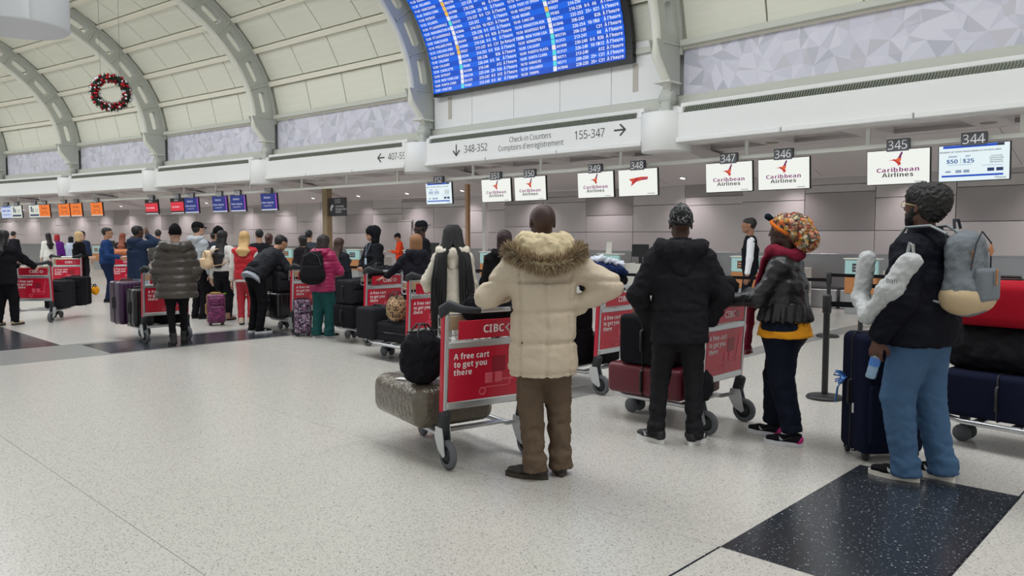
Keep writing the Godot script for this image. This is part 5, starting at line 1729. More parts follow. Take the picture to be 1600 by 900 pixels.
	soft_bag("pale floral bag beside the floral patterned bag", "bag", c10.transform * shift(-.2, .235, -.12), Vector3(.3, .46, .2), mat("florals", Color.WHITE, .8, 0, "florals"))
	soft_bag("wide black holdall on the far cart", "bag", c10.transform * shift(0, .76, -.5), Vector3(.9, .32, .4), black)
	soft_bag("tan leather holdall on top of the black holdall", "bag", c10.transform * shift(0, 1.08, -.5), Vector3(.86, .16, .36), cloth(Color8(186, 106, 62), "leather", .5))
	var c11 := put_cart(Vector3(-21.5, 0, -6.2), 80, "luggage cart with grey bundles before the blonde woman in glasses")
	suitcase("dark trolley case on the blonde woman's cart", c11.transform * shift(0, .235, -.5), Vector3(.5, .5, .5), gloss, {"wheels": false})
	soft_bag("beige bundle on the blonde woman's cart", "bag", c11.transform * shift(0, .76, -.45), Vector3(.5, .26, .36), cloth(Color8(176, 164, 140)))
	var c12 := put_cart(Vector3(-24.8, 0, -5.6), 75, "pale pink-panelled cart beyond the dark-haired woman in black")
	soft_bag("pink and grey bundle on the cart beyond the dark-haired woman", "bag", c12.transform * shift(0, .26, -.4), Vector3(.66, .8, .5), cloth(Color8(206, 150, 150)))
	var c13 := put_cart(Vector3(-12.6, 0, -8.2), 90, "luggage cart behind the fuchsia jacket beside the queue belt")
	suitcase("black case on the cart behind the fuchsia jacket", c13.transform * shift(0, .235, -.5), Vector3(.56, .5, .5), black, {"wheels": false})
	soft_bag("pink blanket roll on the cart behind the fuchsia jacket", "bag", c13.transform * shift(0, .76, -.5), Vector3(.6, .22, .3), cloth(Color8(206, 150, 160)))
	# free-standing cases
	var sx := turned(49, Vector3(-1.86, 0, -5.8))
	var s1 := suitcase("tall dark navy suitcase with a blue ribbon beside the bearded man", sx, Vector3(.47, .9, .34), navy, {"round": .06})
	part(s1, "label_patch", box(Vector3(.004, .07, .02), .001, Vector3(-.237, .36, .03)), paint(Color8(220, 220, 220), .5))
	var rib := thing("ribbon", "pale blue ribbon bow tied on the navy suitcase", "ribbon", sx * Transform3D(Basis(Vector3.UP, -PI / 2), Vector3(-.25, .57, -.06)))
	var rm := cloth(Color8(96, 150, 226), "crinkle", .5)
	for k in 5:
		var a := k * 1.25
		part(rib, "loop", tubes([Vector3.ZERO, Vector3(cos(a) * .06, sin(a) * .05, .05), Vector3(cos(a + .5) * .05, sin(a + .5) * .045, .06), Vector3.ZERO], .016, 6, .3), rm)
	part(rib, "tail", tubes([Vector3.ZERO, Vector3(-.03, -.08, .04), Vector3(-.07, -.19, .03)], [.014, .02, .026], 6, .3), rm)
	suitcase("small purple marbled suitcase behind the red trousers", turned(75, Vector3(-13.3, 0, -6.22)), Vector3(.3, .56, .22), mat("marble", Color.WHITE, .4, 0, "marble"), {"trim": mat("gold_trim", Color8(186, 150, 90), .35, .6)})
	suitcase("small floral patterned suitcase beside the teal trousers", turned(65, Vector3(-10.86, 0, -6.5)), Vector3(.27, .58, .22), mat("florals", Color.WHITE, .8, 0, "florals"), {})
	suitcase("black suitcase with a lime green band behind the beige backpack", turned(60, Vector3(-14.9, 0, -7.05)), Vector3(.46, .72, .3), black, {"band": paint(Color8(120, 206, 50), .5), "band_y": .06})

func deg(a: float) -> float: return deg_to_rad(a)

func build_people() -> void:
	var J: Array
	var nz := noise
	# man in the beige parka
	var beige := cloth(Color8(198, 182, 160), "leather", .62)
	var p1 := person("man in long beige quilted parka with fur hood and brown trousers", Vector3(-3.32, 0, -3.76), 50, {"h": 1.8, "cell": .0125, "skin": Color8(58, 36, 28), "hair": "none", "top": beige, "hem": .66, "girth": 1.05, "flare": 1.12, "shoulder": .165, "thick": .03, "quilt": .2, "seams": true, "crease": .007, "arm": 1.12,
		"hl": Vector3(-.2, 1.17, -.27), "el": Vector3(-1, -.8, .4), "hr": Vector3(.2, 1.08, .0), "er": Vector3(1, .15, .35), "hands": "l", "look": 8.0, "pants": cloth(Color8(100, 84, 70)), "leg": 1.3, "stack": 1.0, "fold": .009,
		"fl": Vector3(-.06, 0, .06), "fr": Vector3(.12, 0, -.02), "fly": 62.0, "fry": -4.0, "shoe": cloth(Color8(44, 38, 36), "leather", .6), "sole": paint(Color8(60, 52, 44), .8), "boot": .13})
	J = p1.get_meta("joints")
	# fur-trimmed hood
	var hp := []
	var o: Vector3 = J[1] + Vector3(0, -.01, .03)
	for k in 12:
		var a := -.35 + (PI + .7) * k / 12.0
		var a2 := -.35 + (PI + .7) * (k + 1) / 12.0
		hp.append(cap(o + Vector3(cos(a) * .125, .05 - .02 * sin(a), sin(a) * .1), o + Vector3(cos(a2) * .125, .05 - .02 * sin(a2), sin(a2) * .1), .058, .058, .04))
	hp.append(ell(o + Vector3(0, .0, .1), o + Vector3(0, -.07, .14), .14, .06, .17, .05, Vector3.RIGHT, .05))
	part(p1, "hood", net_mesh([nets(hp, .011, func(p: Vector3) -> float: return nz.get_noise_3d(p.x * 14.0, p.y * 14.0, p.z * 14.0) * .022)]), cloth(Color8(206, 190, 156), "knit", .95))
	var fur := tool()
	var r7 := RandomNumberGenerator.new()
	r7.seed = 70
	for k in 5200:
		var a := -.15 + (PI + .3) * r7.randf()
		var b := r7.randf() * TAU
		var c := o + Vector3(cos(a) * .225, -.005 - .085 * pow(maxf(sin(a), 0.0), 2.0), .03 + sin(a) * .155)
		var n := Vector3(cos(a) * cos(b), sin(b), sin(a) * cos(b))
		var q := c + n * .03
		var dd := (n + Vector3(r7.randf() - .5, -.5 + r7.randf() * .5, r7.randf() - .5) * .9).normalized()
		var sd := dd.cross(Vector3(r7.randf() - .5, 1, r7.randf() - .5)).normalized() * .0035
		fur.set_color(Color8(118, 98, 78).lerp(Color8(206, 186, 150), r7.randf()).srgb_to_linear())
		tri(fur, q - sd, q + sd, q + dd * (.035 + r7.randf() * .03), sd.cross(dd))
	var furm := mat("fur", Color.WHITE, .9)
	furm.vertex_color_use_as_albedo = true
	part(p1, "fur_trim", done(fur), furm).set_meta("kind", "stuff")
	# man in the black jacket with printed beanie
	var bj := cloth(Color8(34, 33, 37), "cloth", .8)
	person("man in black hooded jacket with black beanie printed in white script", Vector3(-3.12, 0, -5.11), 36, {"h": 1.8, "cell": .0125, "skin": Color8(70, 46, 36), "hair": "beanie", "beanie": mat("script", Color.WHITE, .9, 0, "script"), "top": bj, "hem": .76, "girth": 1.12, "flare": 1.0, "shoulder": .172, "thick": .024, "crease": .009, "arm": 1.15, "collar": .07, "hood": bj, "hood_size": 1.15,
		"hl": Vector3(-.22, .88, -.1), "el": Vector3(-1, -.2, .4), "hr": Vector3(.22, .88, -.1), "er": Vector3(1, -.2, .4), "hands": "", "waistline": 1.02, "pants": cloth(Color8(36, 35, 38), "cloth", .75), "leg": 1.12, "fold": .008, "stack": 1.0, "fl": Vector3(-.17, 0, .02), "fr": Vector3(.12, 0, .04), "fly": 40.0, "fry": -30.0,
		"shoe": cloth(Color8(26, 26, 28), "leather", .5), "sole": paint(Color8(226, 226, 224), .6), "swoosh": paint(Color8(206, 206, 206), .5)})
	# woman with the turban
	var lth := cloth(Color8(26, 25, 27), "leather", .36)
	var p3 := person("woman in black leather jacket and colourful head wrap with burgundy scarf", Vector3(-2.56, 0, -5.72), 98, {"h": 1.73, "cell": .0125, "skin": Color8(60, 36, 28), "hair": "none", "face": true, "top": lth, "hem": 1.0, "girth": 1.18, "flare": 1.06, "hipw": 1.22, "shoulder": .15, "thick": .014, "crease": .01, "arm": 1.15, "nod": 6.0,
		"hl": Vector3(-.2, 1.1, -.4), "el": Vector3(-.6, -1, .4), "hr": Vector3(.2, 1.1, -.4), "er": Vector3(.6, -1, .4), "dl": Vector3(0, -.15, -1), "pl": Vector3(.2, -1, -.2), "dr": Vector3(0, -.15, -1), "pr": Vector3(-.2, -1, -.2), "cl": .7, "cr": .7, "under": cloth(Color8(212, 142, 34), "knit"), "under_len": .17, "pants": cloth(Color8(22, 26, 40), "cloth", .75), "leg": 1.5, "fold": .007, "cuff": .1,
		"fl": Vector3(-.12, 0, .1), "fr": Vector3(.1, 0, -.12), "fly": 4.0, "fry": -6.0, "shoe": cloth(Color8(28, 28, 32), "knit", .8), "sole": paint(Color8(222, 222, 228), .6), "swoosh": paint(Color8(176, 178, 182), .5), "heel": paint(Color8(206, 40, 130), .6)})
	J = p3.get_meta("joints")
	var hd: Transform3D = J[0]
	part(p3, "head_wrap", net_mesh([nets([ell(hd * Vector3(0, .065, -.03), hd * Vector3(0, .06, .04), .088, .085, .098, .105, Vector3.RIGHT, .04), ell(hd * Vector3(0, .04, .1), hd * Vector3(0, -.035, .165), .1, .105, .095, .095, Vector3.RIGHT, .05)], .0075, func(p: Vector3) -> float: return nz.get_noise_3d(p.x * 10.0, p.y * 22.0, p.z * 22.0) * .012)]), mat("turban", Color.WHITE, .7, 0, "turban"))
	part(p3, "wrap_front", tubes([hd * Vector3(-.075, -.0, .04), hd * Vector3(-.085, .03, -.03), hd * Vector3(-.055, .068, -.095), hd * Vector3(0, .08, -.115), hd * Vector3(.055, .068, -.095), hd * Vector3(.085, .03, -.03)], .02, 10, .8), cloth(Color8(222, 116, 44)))
	part(p3, "wrap_knot", net_mesh([nets([cap(hd * Vector3(0, .1, -.12), hd * Vector3(-.02, .115, -.145), .02, .026, .01), cap(hd * Vector3(.02, .095, -.125), hd * Vector3(.03, .1, -.15), .022, .018, .01)], .007)]), cloth(Color8(24, 38, 46)))
	var scarf := cloth(Color8(122, 34, 54), "knit")
	var sc := []
	for k in 12:
		var a := TAU * k / 12
		var a2 := TAU * (k + 1) / 12
		var n0: Vector3 = J[1] + Vector3(0, .01, -.01)
		sc.append(cap(n0 + Vector3(cos(a) * .1, .02 * sin(a * 2), sin(a) * .1), n0 + Vector3(cos(a2) * .1, .02 * sin(a2 * 2), sin(a2) * .1), .045, .045, .03))
	sc.append(ell(J[1] + Vector3(-.06, -.02, -.14), J[9] + Vector3(-.06, .1, -.24), .07, .02, .07, .016, Vector3.RIGHT, .03))
	sc.append(ell(J[9] + Vector3(-.06, .1, -.24), J[9] + Vector3(-.05, -.2, -.27), .07, .016, .075, .014, Vector3.RIGHT, .03, 1))
	part(p3, "scarf", net_mesh([nets(sc, .012, func(p: Vector3) -> float: return nz.get_noise_3d(p.x * 16.0, p.y * 9.0, p.z * 16.0) * .014)]), scarf)
	var fg := tool()
	for k in 16: tube(fg, [J[9] + Vector3(-.12 + k * .009, -.19, -.27), J[9] + Vector3(-.125 + k * .0095, -.27, -.27 + .01 * (k % 3))], .004, 4)
	part(p3, "fringe", done(fg), scarf)
	var hp2: Vector3 = J[9] + Vector3(0, .16, 0)
	part(p3, "peplum", net_mesh([nets([ell(hp2, hp2 - Vector3(0, .15, 0), .212, .165, .25, .2, Vector3.RIGHT, .01, 1)], .011, func(q: Vector3) -> float: return .011 * sin(atan2(q.z, q.x) * 22.0) * clampf((hp2.y - q.y) * 8.0, 0.0, 1.0))]), lth)
	# bearded man at the right
	var nj := cloth(Color8(18, 19, 28), "cloth", .6)
	var p4 := person("tall bearded man in dark navy jacket and blue jeans holding a water bottle", Vector3(-1.51, 0, -5.41), 80, {"h": 1.9, "cell": .0125, "skin": Color8(88, 56, 42), "hair": "afro", "beard": true, "face": true, "glasses": mat("gold_rim", Color8(206, 186, 130), .25, .8), "top": nj, "hem": .82, "girth": 1.3, "flare": 1.08, "shoulder": .172, "thick": .03, "crease": .009, "arm": 1.25, "collar": .05, "puff": .004, "pitch": .13, "nod": 10.0, "look": -8.0,
		"hl": Vector3(-.3, .86, -.1), "el": Vector3(-.6, 0, 1), "dl": Vector3(0, -1, -.15), "pl": Vector3(1, 0, -.2), "cl": .9, "hr": Vector3(.25, .85, -.12), "pants": cloth(Color8(74, 102, 134), "cloth", .85), "leg": 1.45, "hipw": 1.0, "fold": .006, "cuff": .035, "stack": 1.0,
		"fl": Vector3(-.1, 0, -.03), "fr": Vector3(.13, 0, .1), "fly": 10.0, "fry": -10.0, "shoe": cloth(Color8(28, 28, 30), "cloth", .8), "sole": paint(Color8(224, 218, 208), .6), "swoosh": paint(Color8(230, 230, 228), .5), "boot": .08})
	J = p4.get_meta("joints")
	var bt := thing("water_bottle", "clear blue-labelled water bottle in the bearded man's hand", "bottle", p4.transform * Transform3D(Basis(Vector3.RIGHT, .25), J[5] + Vector3(.03, -.26, -.06)))
	var glass := mat("bottle_plastic", Color(.75, .88, .95, .35), .06)
	glass.transparency = BaseMaterial3D.TRANSPARENCY_ALPHA
	var bs := tool()
	lathe(bs, [Vector2(0, 0), Vector2(.03, 0), Vector2(.033, .012), Vector2(.031, .04), Vector2(.033, .055), Vector2(.031, .075), Vector2(.033, .09), Vector2(.033, .14), Vector2(.028, .165), Vector2(.014, .19), Vector2(.014, .2), Vector2(0, .2)], 20)
	part(bt, "bottle_body", done(bs), glass)
	bs = tool()
	lathe(bs, [Vector2(.0335, .085), Vector2(.0335, .14)], 20)
	part(bt, "bottle_label", done(bs), paint(Color8(70, 120, 196), .4))
	bs = tool()
	lathe(bs, [Vector2(0, .01), Vector2(.028, .01), Vector2(.029, .12), Vector2(0, .12)], 16)
	part(bt, "water", done(bs), mat("bottle_water", Color8(120, 160, 206), .1))
	bs = tool()
	lathe(bs, [Vector2(.0155, .195), Vector2(.0155, .215), Vector2(0, .216)], 16)
	part(bt, "bottle_cap", done(bs), paint(Color8(232, 236, 240), .4))
	backpack("grey canvas backpack with tan bottom on the bearded man's back", p4.transform * Transform3D(Basis(), J[9] + Vector3(.0, .09, .15)), Vector3(.34, .54, .24), cloth(Color8(112, 118, 124), "leather", .85), {"bottom": cloth(Color8(196, 172, 136), "leather", .7), "tabs": cloth(Color8(176, 116, 70), "leather", .6), "trim": cloth(Color8(60, 64, 70)), "strap": cloth(Color8(150, 156, 158))})
	var pil := thing("neck_pillow", "pale grey fleece travel pillow reading ban hooked round the bearded man's arm", "pillow", p4.transform * Transform3D(Basis(), J[3] + Vector3(-.02, -.12, -.04)))
	var lob := [ell(Vector3(-.15, .06, .13), Vector3(-.19, -.12, .03), .075, .052, .07, .05, Vector3.BACK, .04), ell(Vector3(-.19, -.12, .03), Vector3(-.15, -.3, -.13), .07, .05, .045, .04, Vector3.BACK, .05), ell(Vector3(.03, .06, -.24), Vector3(.0, -.2, -.26), .065, .055, .055, .05, Vector3.RIGHT, .04), ell(Vector3(-.15, -.3, -.13), Vector3(.0, -.2, -.26), .045, .045, .05, .05, Vector3.UP, .04)]
	part(pil, "cushion", net_mesh([nets(lob, .01, func(p: Vector3) -> float: return nz.get_noise_3d(p.x * 22.0, p.y * 22.0, p.z * 22.0) * .01)]), cloth(Color8(186, 188, 188), "knit", .95))
	part(pil, "loop", tubes([Vector3(-.15, .1, .15), Vector3(-.16, .16, .15), Vector3(-.14, .17, .12), Vector3(-.14, .11, .11)], .01, 6), cloth(Color8(176, 178, 178), "knit", .95))
	lettering(pil, "ban", .03, paint(Color8(90, 92, 96), .8), Transform3D(Basis(Vector3.UP, -PI / 2), Vector3(-.243, -.06, .07)))
	# woman with long braids
	var cream := cloth(Color8(206, 198, 182), "leather", .7)
	var p5 := person("woman with long black braids and cream hooded jacket beside a cart", Vector3(-6.45, 0, -5.77), 48, {"h": 1.7, "cell": .0175, "skin": Color8(84, 54, 42), "hair": "short", "top": cream, "hem": .72, "girth": 1.05, "flare": 1.1, "thick": .02, "crease": .01, "hood": cream, "hood_size": 1.15, "hl": Vector3(-.3, 1.0, -.25), "hands": "r", "pants": cloth(Color8(206, 204, 198)), "leg": 1.3, "shoe": cloth(Color8(200, 198, 192))})
	J = p5.get_meta("joints")
	hd = J[0]
	var br := tool()
	r7.seed = 12
	for k in 230:
		var a := -.5 + (PI + 1.0) * r7.randf()
		var c := hd * Vector3(cos(a) * .098, .03 + .05 * r7.randf(), .015 + sin(a) * .115)
		var np := hd * Vector3(cos(a) * .12, -.07, .03 + sin(a) * .125)
		var top := hd * Vector3(cos(a) * .055, .135, .01 + sin(a) * .06)
		var sideways := cos(a)
		if absf(sideways) < .35: sideways = signf(sideways + .01) * (.35 + r7.randf() * .3)
		var len := .6 + r7.randf() * .4
		var e1: Vector3 = J[1] + Vector3(sideways * .19, -.05, .1 + .1 * maxf(sin(a), 0.0))
		var e2: Vector3 = J[1] + Vector3(sideways * (.2 + r7.randf() * .04), -len * .55, .16 + r7.randf() * .05)
		var e3: Vector3 = J[1] + Vector3(sideways * (.19 + r7.randf() * .06), -len, .17 + r7.randf() * .05)
		tube(br, [top, c, np, e1, e2, e3], [.01, .011, .01, .0085, .007, .004], 5)
	part(p5, "braids", done(br), mat("braid_black", Color8(12, 11, 12), .65)).set_meta("kind", "stuff")
	# woman in the black shawl
	var p6 := person("woman with dark auburn hair wearing a black shawl and white bag strap", Vector3(-6.45, 0, -6.6), 44, {"h": 1.66, "cell": .0175, "skin": Color8(120, 86, 68), "hair": "bob", "hair_color": Color8(46, 24, 28), "top": cloth(Color8(22, 22, 24)), "top_name": "shawl", "hem": .6, "girth": 1.2, "flare": 1.1, "thick": .03, "crease": .009, "hood": cloth(Color8(22, 22, 24)), "hl": Vector3(-.15, 1.1, -.25), "hr": Vector3(.2, 1.05, -.3), "pants": cloth(Color8(24, 24, 26))})
	J = p6.get_meta("joints")
	part(p6, "bag_strap", tubes([J[6] + Vector3(-.06, .09, .02), J[1] + Vector3(.05, -.12, .19), J[9] + Vector3(-.1, .22, .21), J[9] + Vector3(-.21, .05, .12)], .013, 6, .4), paint(Color8(216, 212, 204), .5))
	# person mostly hidden behind the beanie man
	person("person in white short-sleeved shirt hidden behind the beanie man", Vector3(-4.1, 0, -6.36), 40, {"h": 1.54, "cell": .02, "skin": Color8(150, 104, 82), "hair": "bob", "top": cloth(Color8(220, 214, 214)), "sleeve": .3, "hl": Vector3(-.28, .95, -.12), "pants": cloth(Color8(40, 40, 46))})
	# auburn woman in black hoodie reaching for the cart
	var bh := cloth(Color8(34, 34, 42))
	person("woman with short auburn blonde hair in black hoodie reaching for the cart", Vector3(-8.55, 0, -6.95), 62, {"h": 1.62, "cell": .018, "skin": Color8(206, 160, 136), "hair": "bob", "hair_color": Color8(146, 104, 70), "top": bh, "hood": bh, "hem": .85, "girth": 1.12, "crease": .012, "hl": Vector3(-.42, 1.06, -.42), "el": Vector3(-.6, -1, .2), "hr": Vector3(.24, .95, -.2), "hands": "l", "dl": Vector3(-.8, -.2, -.6), "pl": Vector3(0, -1, 0), "cl": .3, "pants": cloth(Color8(26, 26, 30))})
	# fuchsia jacket and teal trousers
	var fu := cloth(Color8(158, 26, 82), "leather", .5)
	var p8 := person("woman in fuchsia puffer jacket and teal trousers with black backpack", Vector3(-10.46, 0, -6.62), 28, {"h": 1.62, "cell": .018, "skin": Color8(196, 150, 124), "hair": "bob", "hair_color": Color8(38, 26, 24), "top": fu, "hood": fu, "hem": .78, "girth": 1.12, "puff": .012, "pitch": .06, "thick": .03, "nod": -18.0, "hl": Vector3(-.1, 1.08, -.32), "hr": Vector3(.12, 1.08, -.34), "el": Vector3(-1, -1, .3), "er": Vector3(1, -1, .3), "pants": cloth(Color8(36, 80, 80)), "leg": 1.5, "fold": .008, "stack": 1.0, "shoe": cloth(Color8(28, 28, 30)), "sole": paint(Color8(230, 230, 230), .6), "swoosh": paint(Color8(230, 230, 230), .5), "fly": -20.0, "fry": -30.0})
	J = p8.get_meta("joints")
	var ph := thing("phone", "slim phone held by the woman in the fuchsia jacket", "phone", p8.transform * Transform3D(Basis(Vector3.RIGHT, -.9), J[8] + Vector3(-.03, .05, -.09)))
	part(ph, "case", box(Vector3(.072, .15, .008), .003), paint(Color8(206, 206, 212), .4))
	part(ph, "display", box(Vector3(.066, .14, .002), 0, Vector3(0, 0, .005)), paint(Color8(20, 22, 26), .15))
	backpack("large boxy black backpack on the fuchsia jacket", p8.transform * Transform3D(Basis(Vector3.UP, .35), J[9] + Vector3(-.04, .0, .19)), Vector3(.36, .52, .24), cloth(Color8(30, 30, 33)), {"trim": paint(Color8(60, 60, 64), .5)})
	# bending man
	person("man in black bomber jacket bending over his luggage cart", Vector3(-11.8, 0, -6.2), 4, {"h": 1.8, "cell": .018, "skin": Color8(170, 124, 98), "hair": "short", "top": cloth(Color8(36, 37, 42), "cloth", .6), "hem": .9, "girth": 1.1, "lean": Vector3(0, -.12, -.42), "thick": .03, "crease": .012, "under": cloth(Color8(160, 166, 176)), "under_len": .07, "hl": Vector3(-.12, .98, -.68), "hr": Vector3(.2, .98, -.68), "el": Vector3(-.6, -.6, .4), "er": Vector3(.6, -.6, .4), "pants": cloth(Color8(24, 24, 27)), "leg": 1.2, "shoe": cloth(Color8(24, 24, 26)), "sole": paint(Color8(226, 226, 226), .6), "swoosh": paint(Color8(228, 228, 228), .5)})
	# red vest
	person("blonde woman in red quilted vest and red leather trousers", Vector3(-13.01, 0, -6.64), 52, {"h": 1.68, "cell": .018, "skin": Color8(224, 184, 160), "hair": "long", "hair_len": .16, "hair_color": Color8(206, 168, 112), "top": cloth(Color8(196, 26, 40), "leather", .55), "puff": .01, "pitch": .1, "hem": .86, "thick": .024, "sleeves": cloth(Color8(222, 216, 208)), "under": cloth(Color8(222, 216, 208)), "under_len": .05, "hands": "lr", "pants": cloth(Color8(186, 44, 58), "leather", .4), "leg": 1.12, "shoe": cloth(Color8(214, 200, 178)), "boot": .14, "fl": Vector3(-.08, 0, 0), "fr": Vector3(.08, 0, 0)})
	# long black hair, beige backpack
	var p11 := person("woman with long black hair in white knit top and black trousers", Vector3(-14.02, 0, -6.71), 36, {"h": 1.7, "cell": .018, "skin": Color8(220, 180, 156), "hair": "long", "hair_len": .42, "hair_color": Color8(22, 18, 20), "top": cloth(Color8(222, 220, 216), "knit"), "hem": .96, "girth": 1.0, "pants": cloth(Color8(26, 26, 30)), "leg": 1.0, "shoe": cloth(Color8(150, 120, 100)), "boot": .15, "hr": Vector3(.24, 1.0, -.15)})
	J = p11.get_meta("joints")
	backpack("small beige leather backpack worn by the black-haired woman", p11.transform * Transform3D(Basis(Vector3.UP, -.7), J[9] + Vector3(-.16, .08, .13)), Vector3(.3, .36, .17), cloth(Color8(214, 186, 150), "leather", .55), {"trim": paint(Color8(60, 46, 36), .5)})
	var gh := cloth(Color8(176, 182, 188))
	person("man in pale grey hoodie and black baseball cap", Vector3(-14.62, 0, -6.5), 14, {"h": 1.85, "cell": .02, "skin": Color8(206, 164, 138), "hair": "cap", "cap": cloth(Color8(22, 22, 25)), "face": true, "glasses": paint(Color8(30, 30, 30), .4), "top": gh, "hood": gh, "hem": .9, "girth": 1.1, "thick": .024, "crease": .012, "pants": cloth(Color8(26, 26, 30)), "leg": 1.2})
	person("man in dark jacket and plain black beanie behind the grey hoodie", Vector3(-15.66, 0, -7.4), 20, {"h": 1.78, "cell": .024, "skin": Color8(176, 130, 104), "hair": "beanie", "beanie": cloth(Color8(20, 20, 22), "knit"), "top": cloth(Color8(44, 48, 58)), "girth": 1.1, "pants": cloth(Color8(30, 32, 40))})
	# quilted coat
	var qc := cloth(Color8(58, 52, 46), "leather", .36)
	person("woman in long dark olive quilted coat pushing a cart", Vector3(-11.2, 0, -4.66), 72, {"h": 1.74, "cell": .016, "skin": Color8(190, 150, 128), "hair": "beanie", "beanie": cloth(Color8(20, 19, 20), "knit"), "top": qc, "hood": qc, "hood_size": 1.35, "hem": .7, "girth": 1.22, "flare": 1.22, "puff": .028, "pitch": .115, "thick": .04, "arm": 1.25, "crease": .006, "hl": Vector3(-.24, .92, -.2), "hr": Vector3(.24, .92, -.2), "el": Vector3(-.4, -.3, 1), "er": Vector3(.4, -.3, 1), "hands": "", "pants": cloth(Color8(24, 23, 25)), "leg": .85, "shoe": cloth(Color8(22, 21, 22), "leather", .5), "boot": .2, "fl": Vector3(-.07, 0, .06), "fr": Vector3(.09, 0, -.16)})
	# far left group
	var nv := cloth(Color8(38, 50, 72))
	person("man in navy parka holding a phone to his ear", Vector3(-16.23, 0, -5.98), 10, {"h": 1.8, "cell": .022, "skin": Color8(92, 62, 48), "hair": "short", "top": nv, "hood": nv, "hem": .72, "girth": 1.15, "thick": .03, "hr": Vector3(.14, 1.56, -.12), "er": Vector3(1, -1, -.4), "dr": Vector3(0, 1, 0), "pr": Vector3(-1, 0, 0), "pants": cloth(Color8(150, 170, 190)), "leg": 1.3})
	person("man in navy sweater and glasses standing by a loaded cart", Vector3(-19.91, 0, -6.63), -25, {"h": 1.8, "cell": .024, "skin": Color8(176, 128, 100), "hair": "short", "face": true, "glasses": paint(Color8(30, 30, 30), .4), "top": cloth(Color8(36, 60, 104)), "hem": .9, "girth": 1.15, "pants": cloth(Color8(30, 40, 66)), "hl": Vector3(-.2, 1.05, -.3), "hr": Vector3(.2, 1.05, -.3)})
	person("blonde woman with glasses in black velvet jacket", Vector3(-22.68, 0, -6.86), -40, {"h": 1.72, "cell": .024, "skin": Color8(224, 180, 156), "hair": "bob", "hair_color": Color8(196, 166, 120), "face": true, "glasses": paint(Color8(30, 30, 30), .4), "top": cloth(Color8(22, 22, 25)), "hem": .8, "girth": 1.12, "hl": Vector3(-.1, 1.05, -.3), "hr": Vector3(.12, 1.05, -.3), "pants": cloth(Color8(24, 24, 27))})
	person("woman with long dark hair in all-white outfit", Vector3(-31.64, 0, -8.57), 95, {"h": 1.72, "cell": .03, "skin": Color8(206, 164, 138), "hair": "long", "hair_len": .3, "top": cloth(Color8(232, 232, 226)), "hem": .86, "pants": cloth(Color8(228, 228, 222)), "leg": 1.3, "fl": Vector3(-.1, 0, -.1), "fr": Vector3(.1, 0, .16)})
	person("dark-haired woman in black sweater pushing a cart", Vector3(-15.95, 0, -3.6), 42, {"h": 1.7, "cell": .018, "skin": Color8(220, 180, 158), "hair": "long", "hair_len": .2, "hair_color": Color8(20, 18, 19), "face": true, "top": cloth(Color8(26, 26, 30)), "hem": .76, "girth": 1.12, "thick": .03, "hl": Vector3(-.05, 1.05, -.5), "hr": Vector3(.3, 1.02, -.52), "el": Vector3(-.5, -1, .3), "er": Vector3(.5, -1, .3), "pants": cloth(Color8(22, 22, 25)), "leg": 1.35, "shoe": cloth(Color8(186, 166, 140)), "fl": Vector3(-.1, 0, .05), "fr": Vector3(.1, 0, -.1)})
	# staff and others behind the queue
	var bk := cloth(Color8(26, 27, 31))
	var st := person("staffer with black hood up and lanyard badge folding his hands", Vector3(-11.21, 0, -8.16), 172, {"h": 1.76, "cell": .02, "skin": Color8(196, 150, 124), "hair": "hood_up", "hood_up": bk, "face": true, "top": bk, "hem": .85, "girth": 1.08, "thick": .024, "look": -42.0, "hl": Vector3(-.05, 1.02, -.24), "hr": Vector3(.05, 1.02, -.25), "el": Vector3(-1, -.3, .4), "er": Vector3(1, -.3, .4), "dl": Vector3(.8, -.2, -.4), "dr": Vector3(-.8, -.2, -.4), "pants": cloth(Color8(30, 31, 36))})
	J = st.get_meta("joints")
	part(st, "lanyard", tubes([J[1] + Vector3(-.06, .0, -.1), J[1] + Vector3(-.02, -.18, -.16), J[1] + Vector3(0, -.26, -.165), J[1] + Vector3(.02, -.18, -.16), J[1] + Vector3(.06, .0, -.1)], .008, 5, .4), paint(Color8(130, 140, 160), .6))
	part(st, "badge", box(Vector3(.075, .11, .006), .002, J[1] + Vector3(0, -.32, -.17)), paint(Color8(190, 206, 226), .4))
	person("staffer in black sweatshirt with backwards black cap and necklace", Vector3(-11.06, 0, -9.14), 160, {"h": 1.86, "cell": .02, "skin": Color8(66, 42, 34), "hair": "cap", "cap": bk, "backwards": true, "beard": true, "face": true, "look": -25.0, "top": bk, "hem": .85, "girth": 1.15, "pants": cloth(Color8(28, 29, 33))})
	person("worker in orange vest and dark cap looking down behind the counter", Vector3(-20.87, 0, -16.25), 150, {"h": 1.7, "cell": .026, "skin": Color8(176, 130, 106), "hair": "cap", "cap": cloth(Color8(28, 34, 32)), "nod": -22.0, "top": cloth(Color8(226, 74, 40)), "hl": Vector3(-.06, 1.12, -.3), "hr": Vector3(.08, 1.12, -.3), "pants": cloth(Color8(30, 31, 36))})
	person("uniformed agent in white shirt and black vest beside the mint counter", Vector3(-6.55, 0, -13.1), 120, {"h": 1.92, "cell": .022, "skin": Color8(150, 106, 84), "hair": "short", "face": true, "top": cloth(Color8(24, 25, 31)), "sleeves": cloth(Color8(226, 228, 232)), "top_name": "vest", "hem": .9, "pants": cloth(Color8(26, 27, 33))})
	person("brown-haired woman in black jacket beyond the fuchsia jacket", Vector3(-12.0, 0, -7.95), 20, {"h": 1.56, "cell": .022, "skin": Color8(206, 164, 140), "hair": "long", "hair_len": .4, "hair_color": Color8(64, 44, 34), "top": cloth(Color8(40, 44, 50)), "hem": .74, "pants": cloth(Color8(24, 24, 28))})
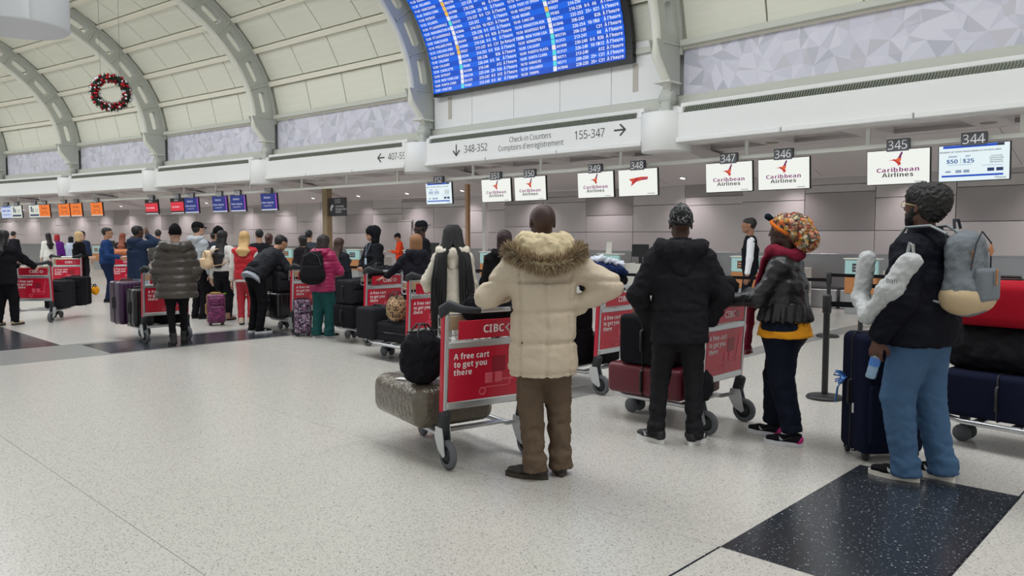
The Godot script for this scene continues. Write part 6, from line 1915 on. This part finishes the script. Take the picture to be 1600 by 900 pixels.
	# people farther along the queue, by the look of hair and clothes
	var far := [[-16.9, -7.9, "dark-bearded man in black coat behind the long black hair", 1.7, "short", Color8(20, 18, 18), Color8(30, 30, 36)], [-15.2, -8.1, "man in black jacket behind the blonde hair", 1.74, "short", Color8(22, 20, 20), Color8(34, 34, 40)], [-15.9, -8.7, "woman with brown hair bun beyond the red vest", 1.66, "bun", Color8(80, 50, 40), Color8(50, 44, 48)], [-14.8, -8.9, "woman with dark bun beyond the bending man", 1.62, "bun", Color8(26, 22, 22), Color8(40, 36, 40)], [-16.2, -9.9, "short-haired man beyond the bending man", 1.74, "short", Color8(26, 24, 24), Color8(60, 64, 72)],
		[-21.8, -8.6, "man in grey coat behind the navy sweater", 1.78, "short", Color8(40, 36, 34), Color8(92, 90, 88)], [-25.6, -9.0, "red-haired woman in dark coat right of the loaded cart", 1.7, "long", Color8(130, 66, 40), Color8(40, 38, 44)], [-26.4, -9.6, "woman in red jacket right of the loaded cart", 1.6, "bob", Color8(40, 30, 30), Color8(186, 40, 60)], [-27.4, -8.4, "man in dark blue jacket behind the blonde woman", 1.76, "short", Color8(24, 22, 22), Color8(40, 50, 74)],
		[-33.6, -9.4, "person with bright red hair in purple jacket", 1.68, "bob", Color8(170, 24, 44), Color8(98, 40, 130)], [-34.0, -10.0, "dark-haired person in pale blue top leaning at the counter", 1.6, "bob", Color8(24, 22, 24), Color8(196, 206, 226)], [-35.6, -8.4, "man in black coat beyond the white outfit", 1.8, "short", Color8(22, 20, 20), Color8(34, 34, 40)], [-36.5, -8.0, "blonde woman in black vest and white blouse", 1.68, "bob", Color8(214, 176, 120), Color8(226, 222, 220)], [-37.6, -8.3, "person in red hat and coat far down the hall", 1.62, "bob", Color8(176, 40, 44), Color8(170, 34, 44)], [-37.2, -7.2, "broad man in black coat far down the hall", 1.78, "short", Color8(28, 26, 26), Color8(30, 32, 42)], [-38.6, -7.1, "slim man in black coat far down the hall", 1.8, "short", Color8(24, 22, 22), Color8(36, 36, 40)], [-36.4, -6.6, "person in pale beige coat with black hair", 1.74, "bob", Color8(20, 18, 20), Color8(170, 158, 146)], [-40.0, -7.4, "person with black beanie far down the hall", 1.78, "short", Color8(20, 20, 22), Color8(60, 54, 58)]]
	for a in far:
		person(a[2], Vector3(a[0], 0, a[1]), 40.0 + fposmod(a[0] * 37.0, 60.0), {"h": a[3], "cell": .034, "skin": Color8(190, 146, 120), "hair": a[4], "hair_color": a[5], "hair_len": .3, "top": cloth(a[6]), "pants": cloth(Color8(34, 34, 40))})
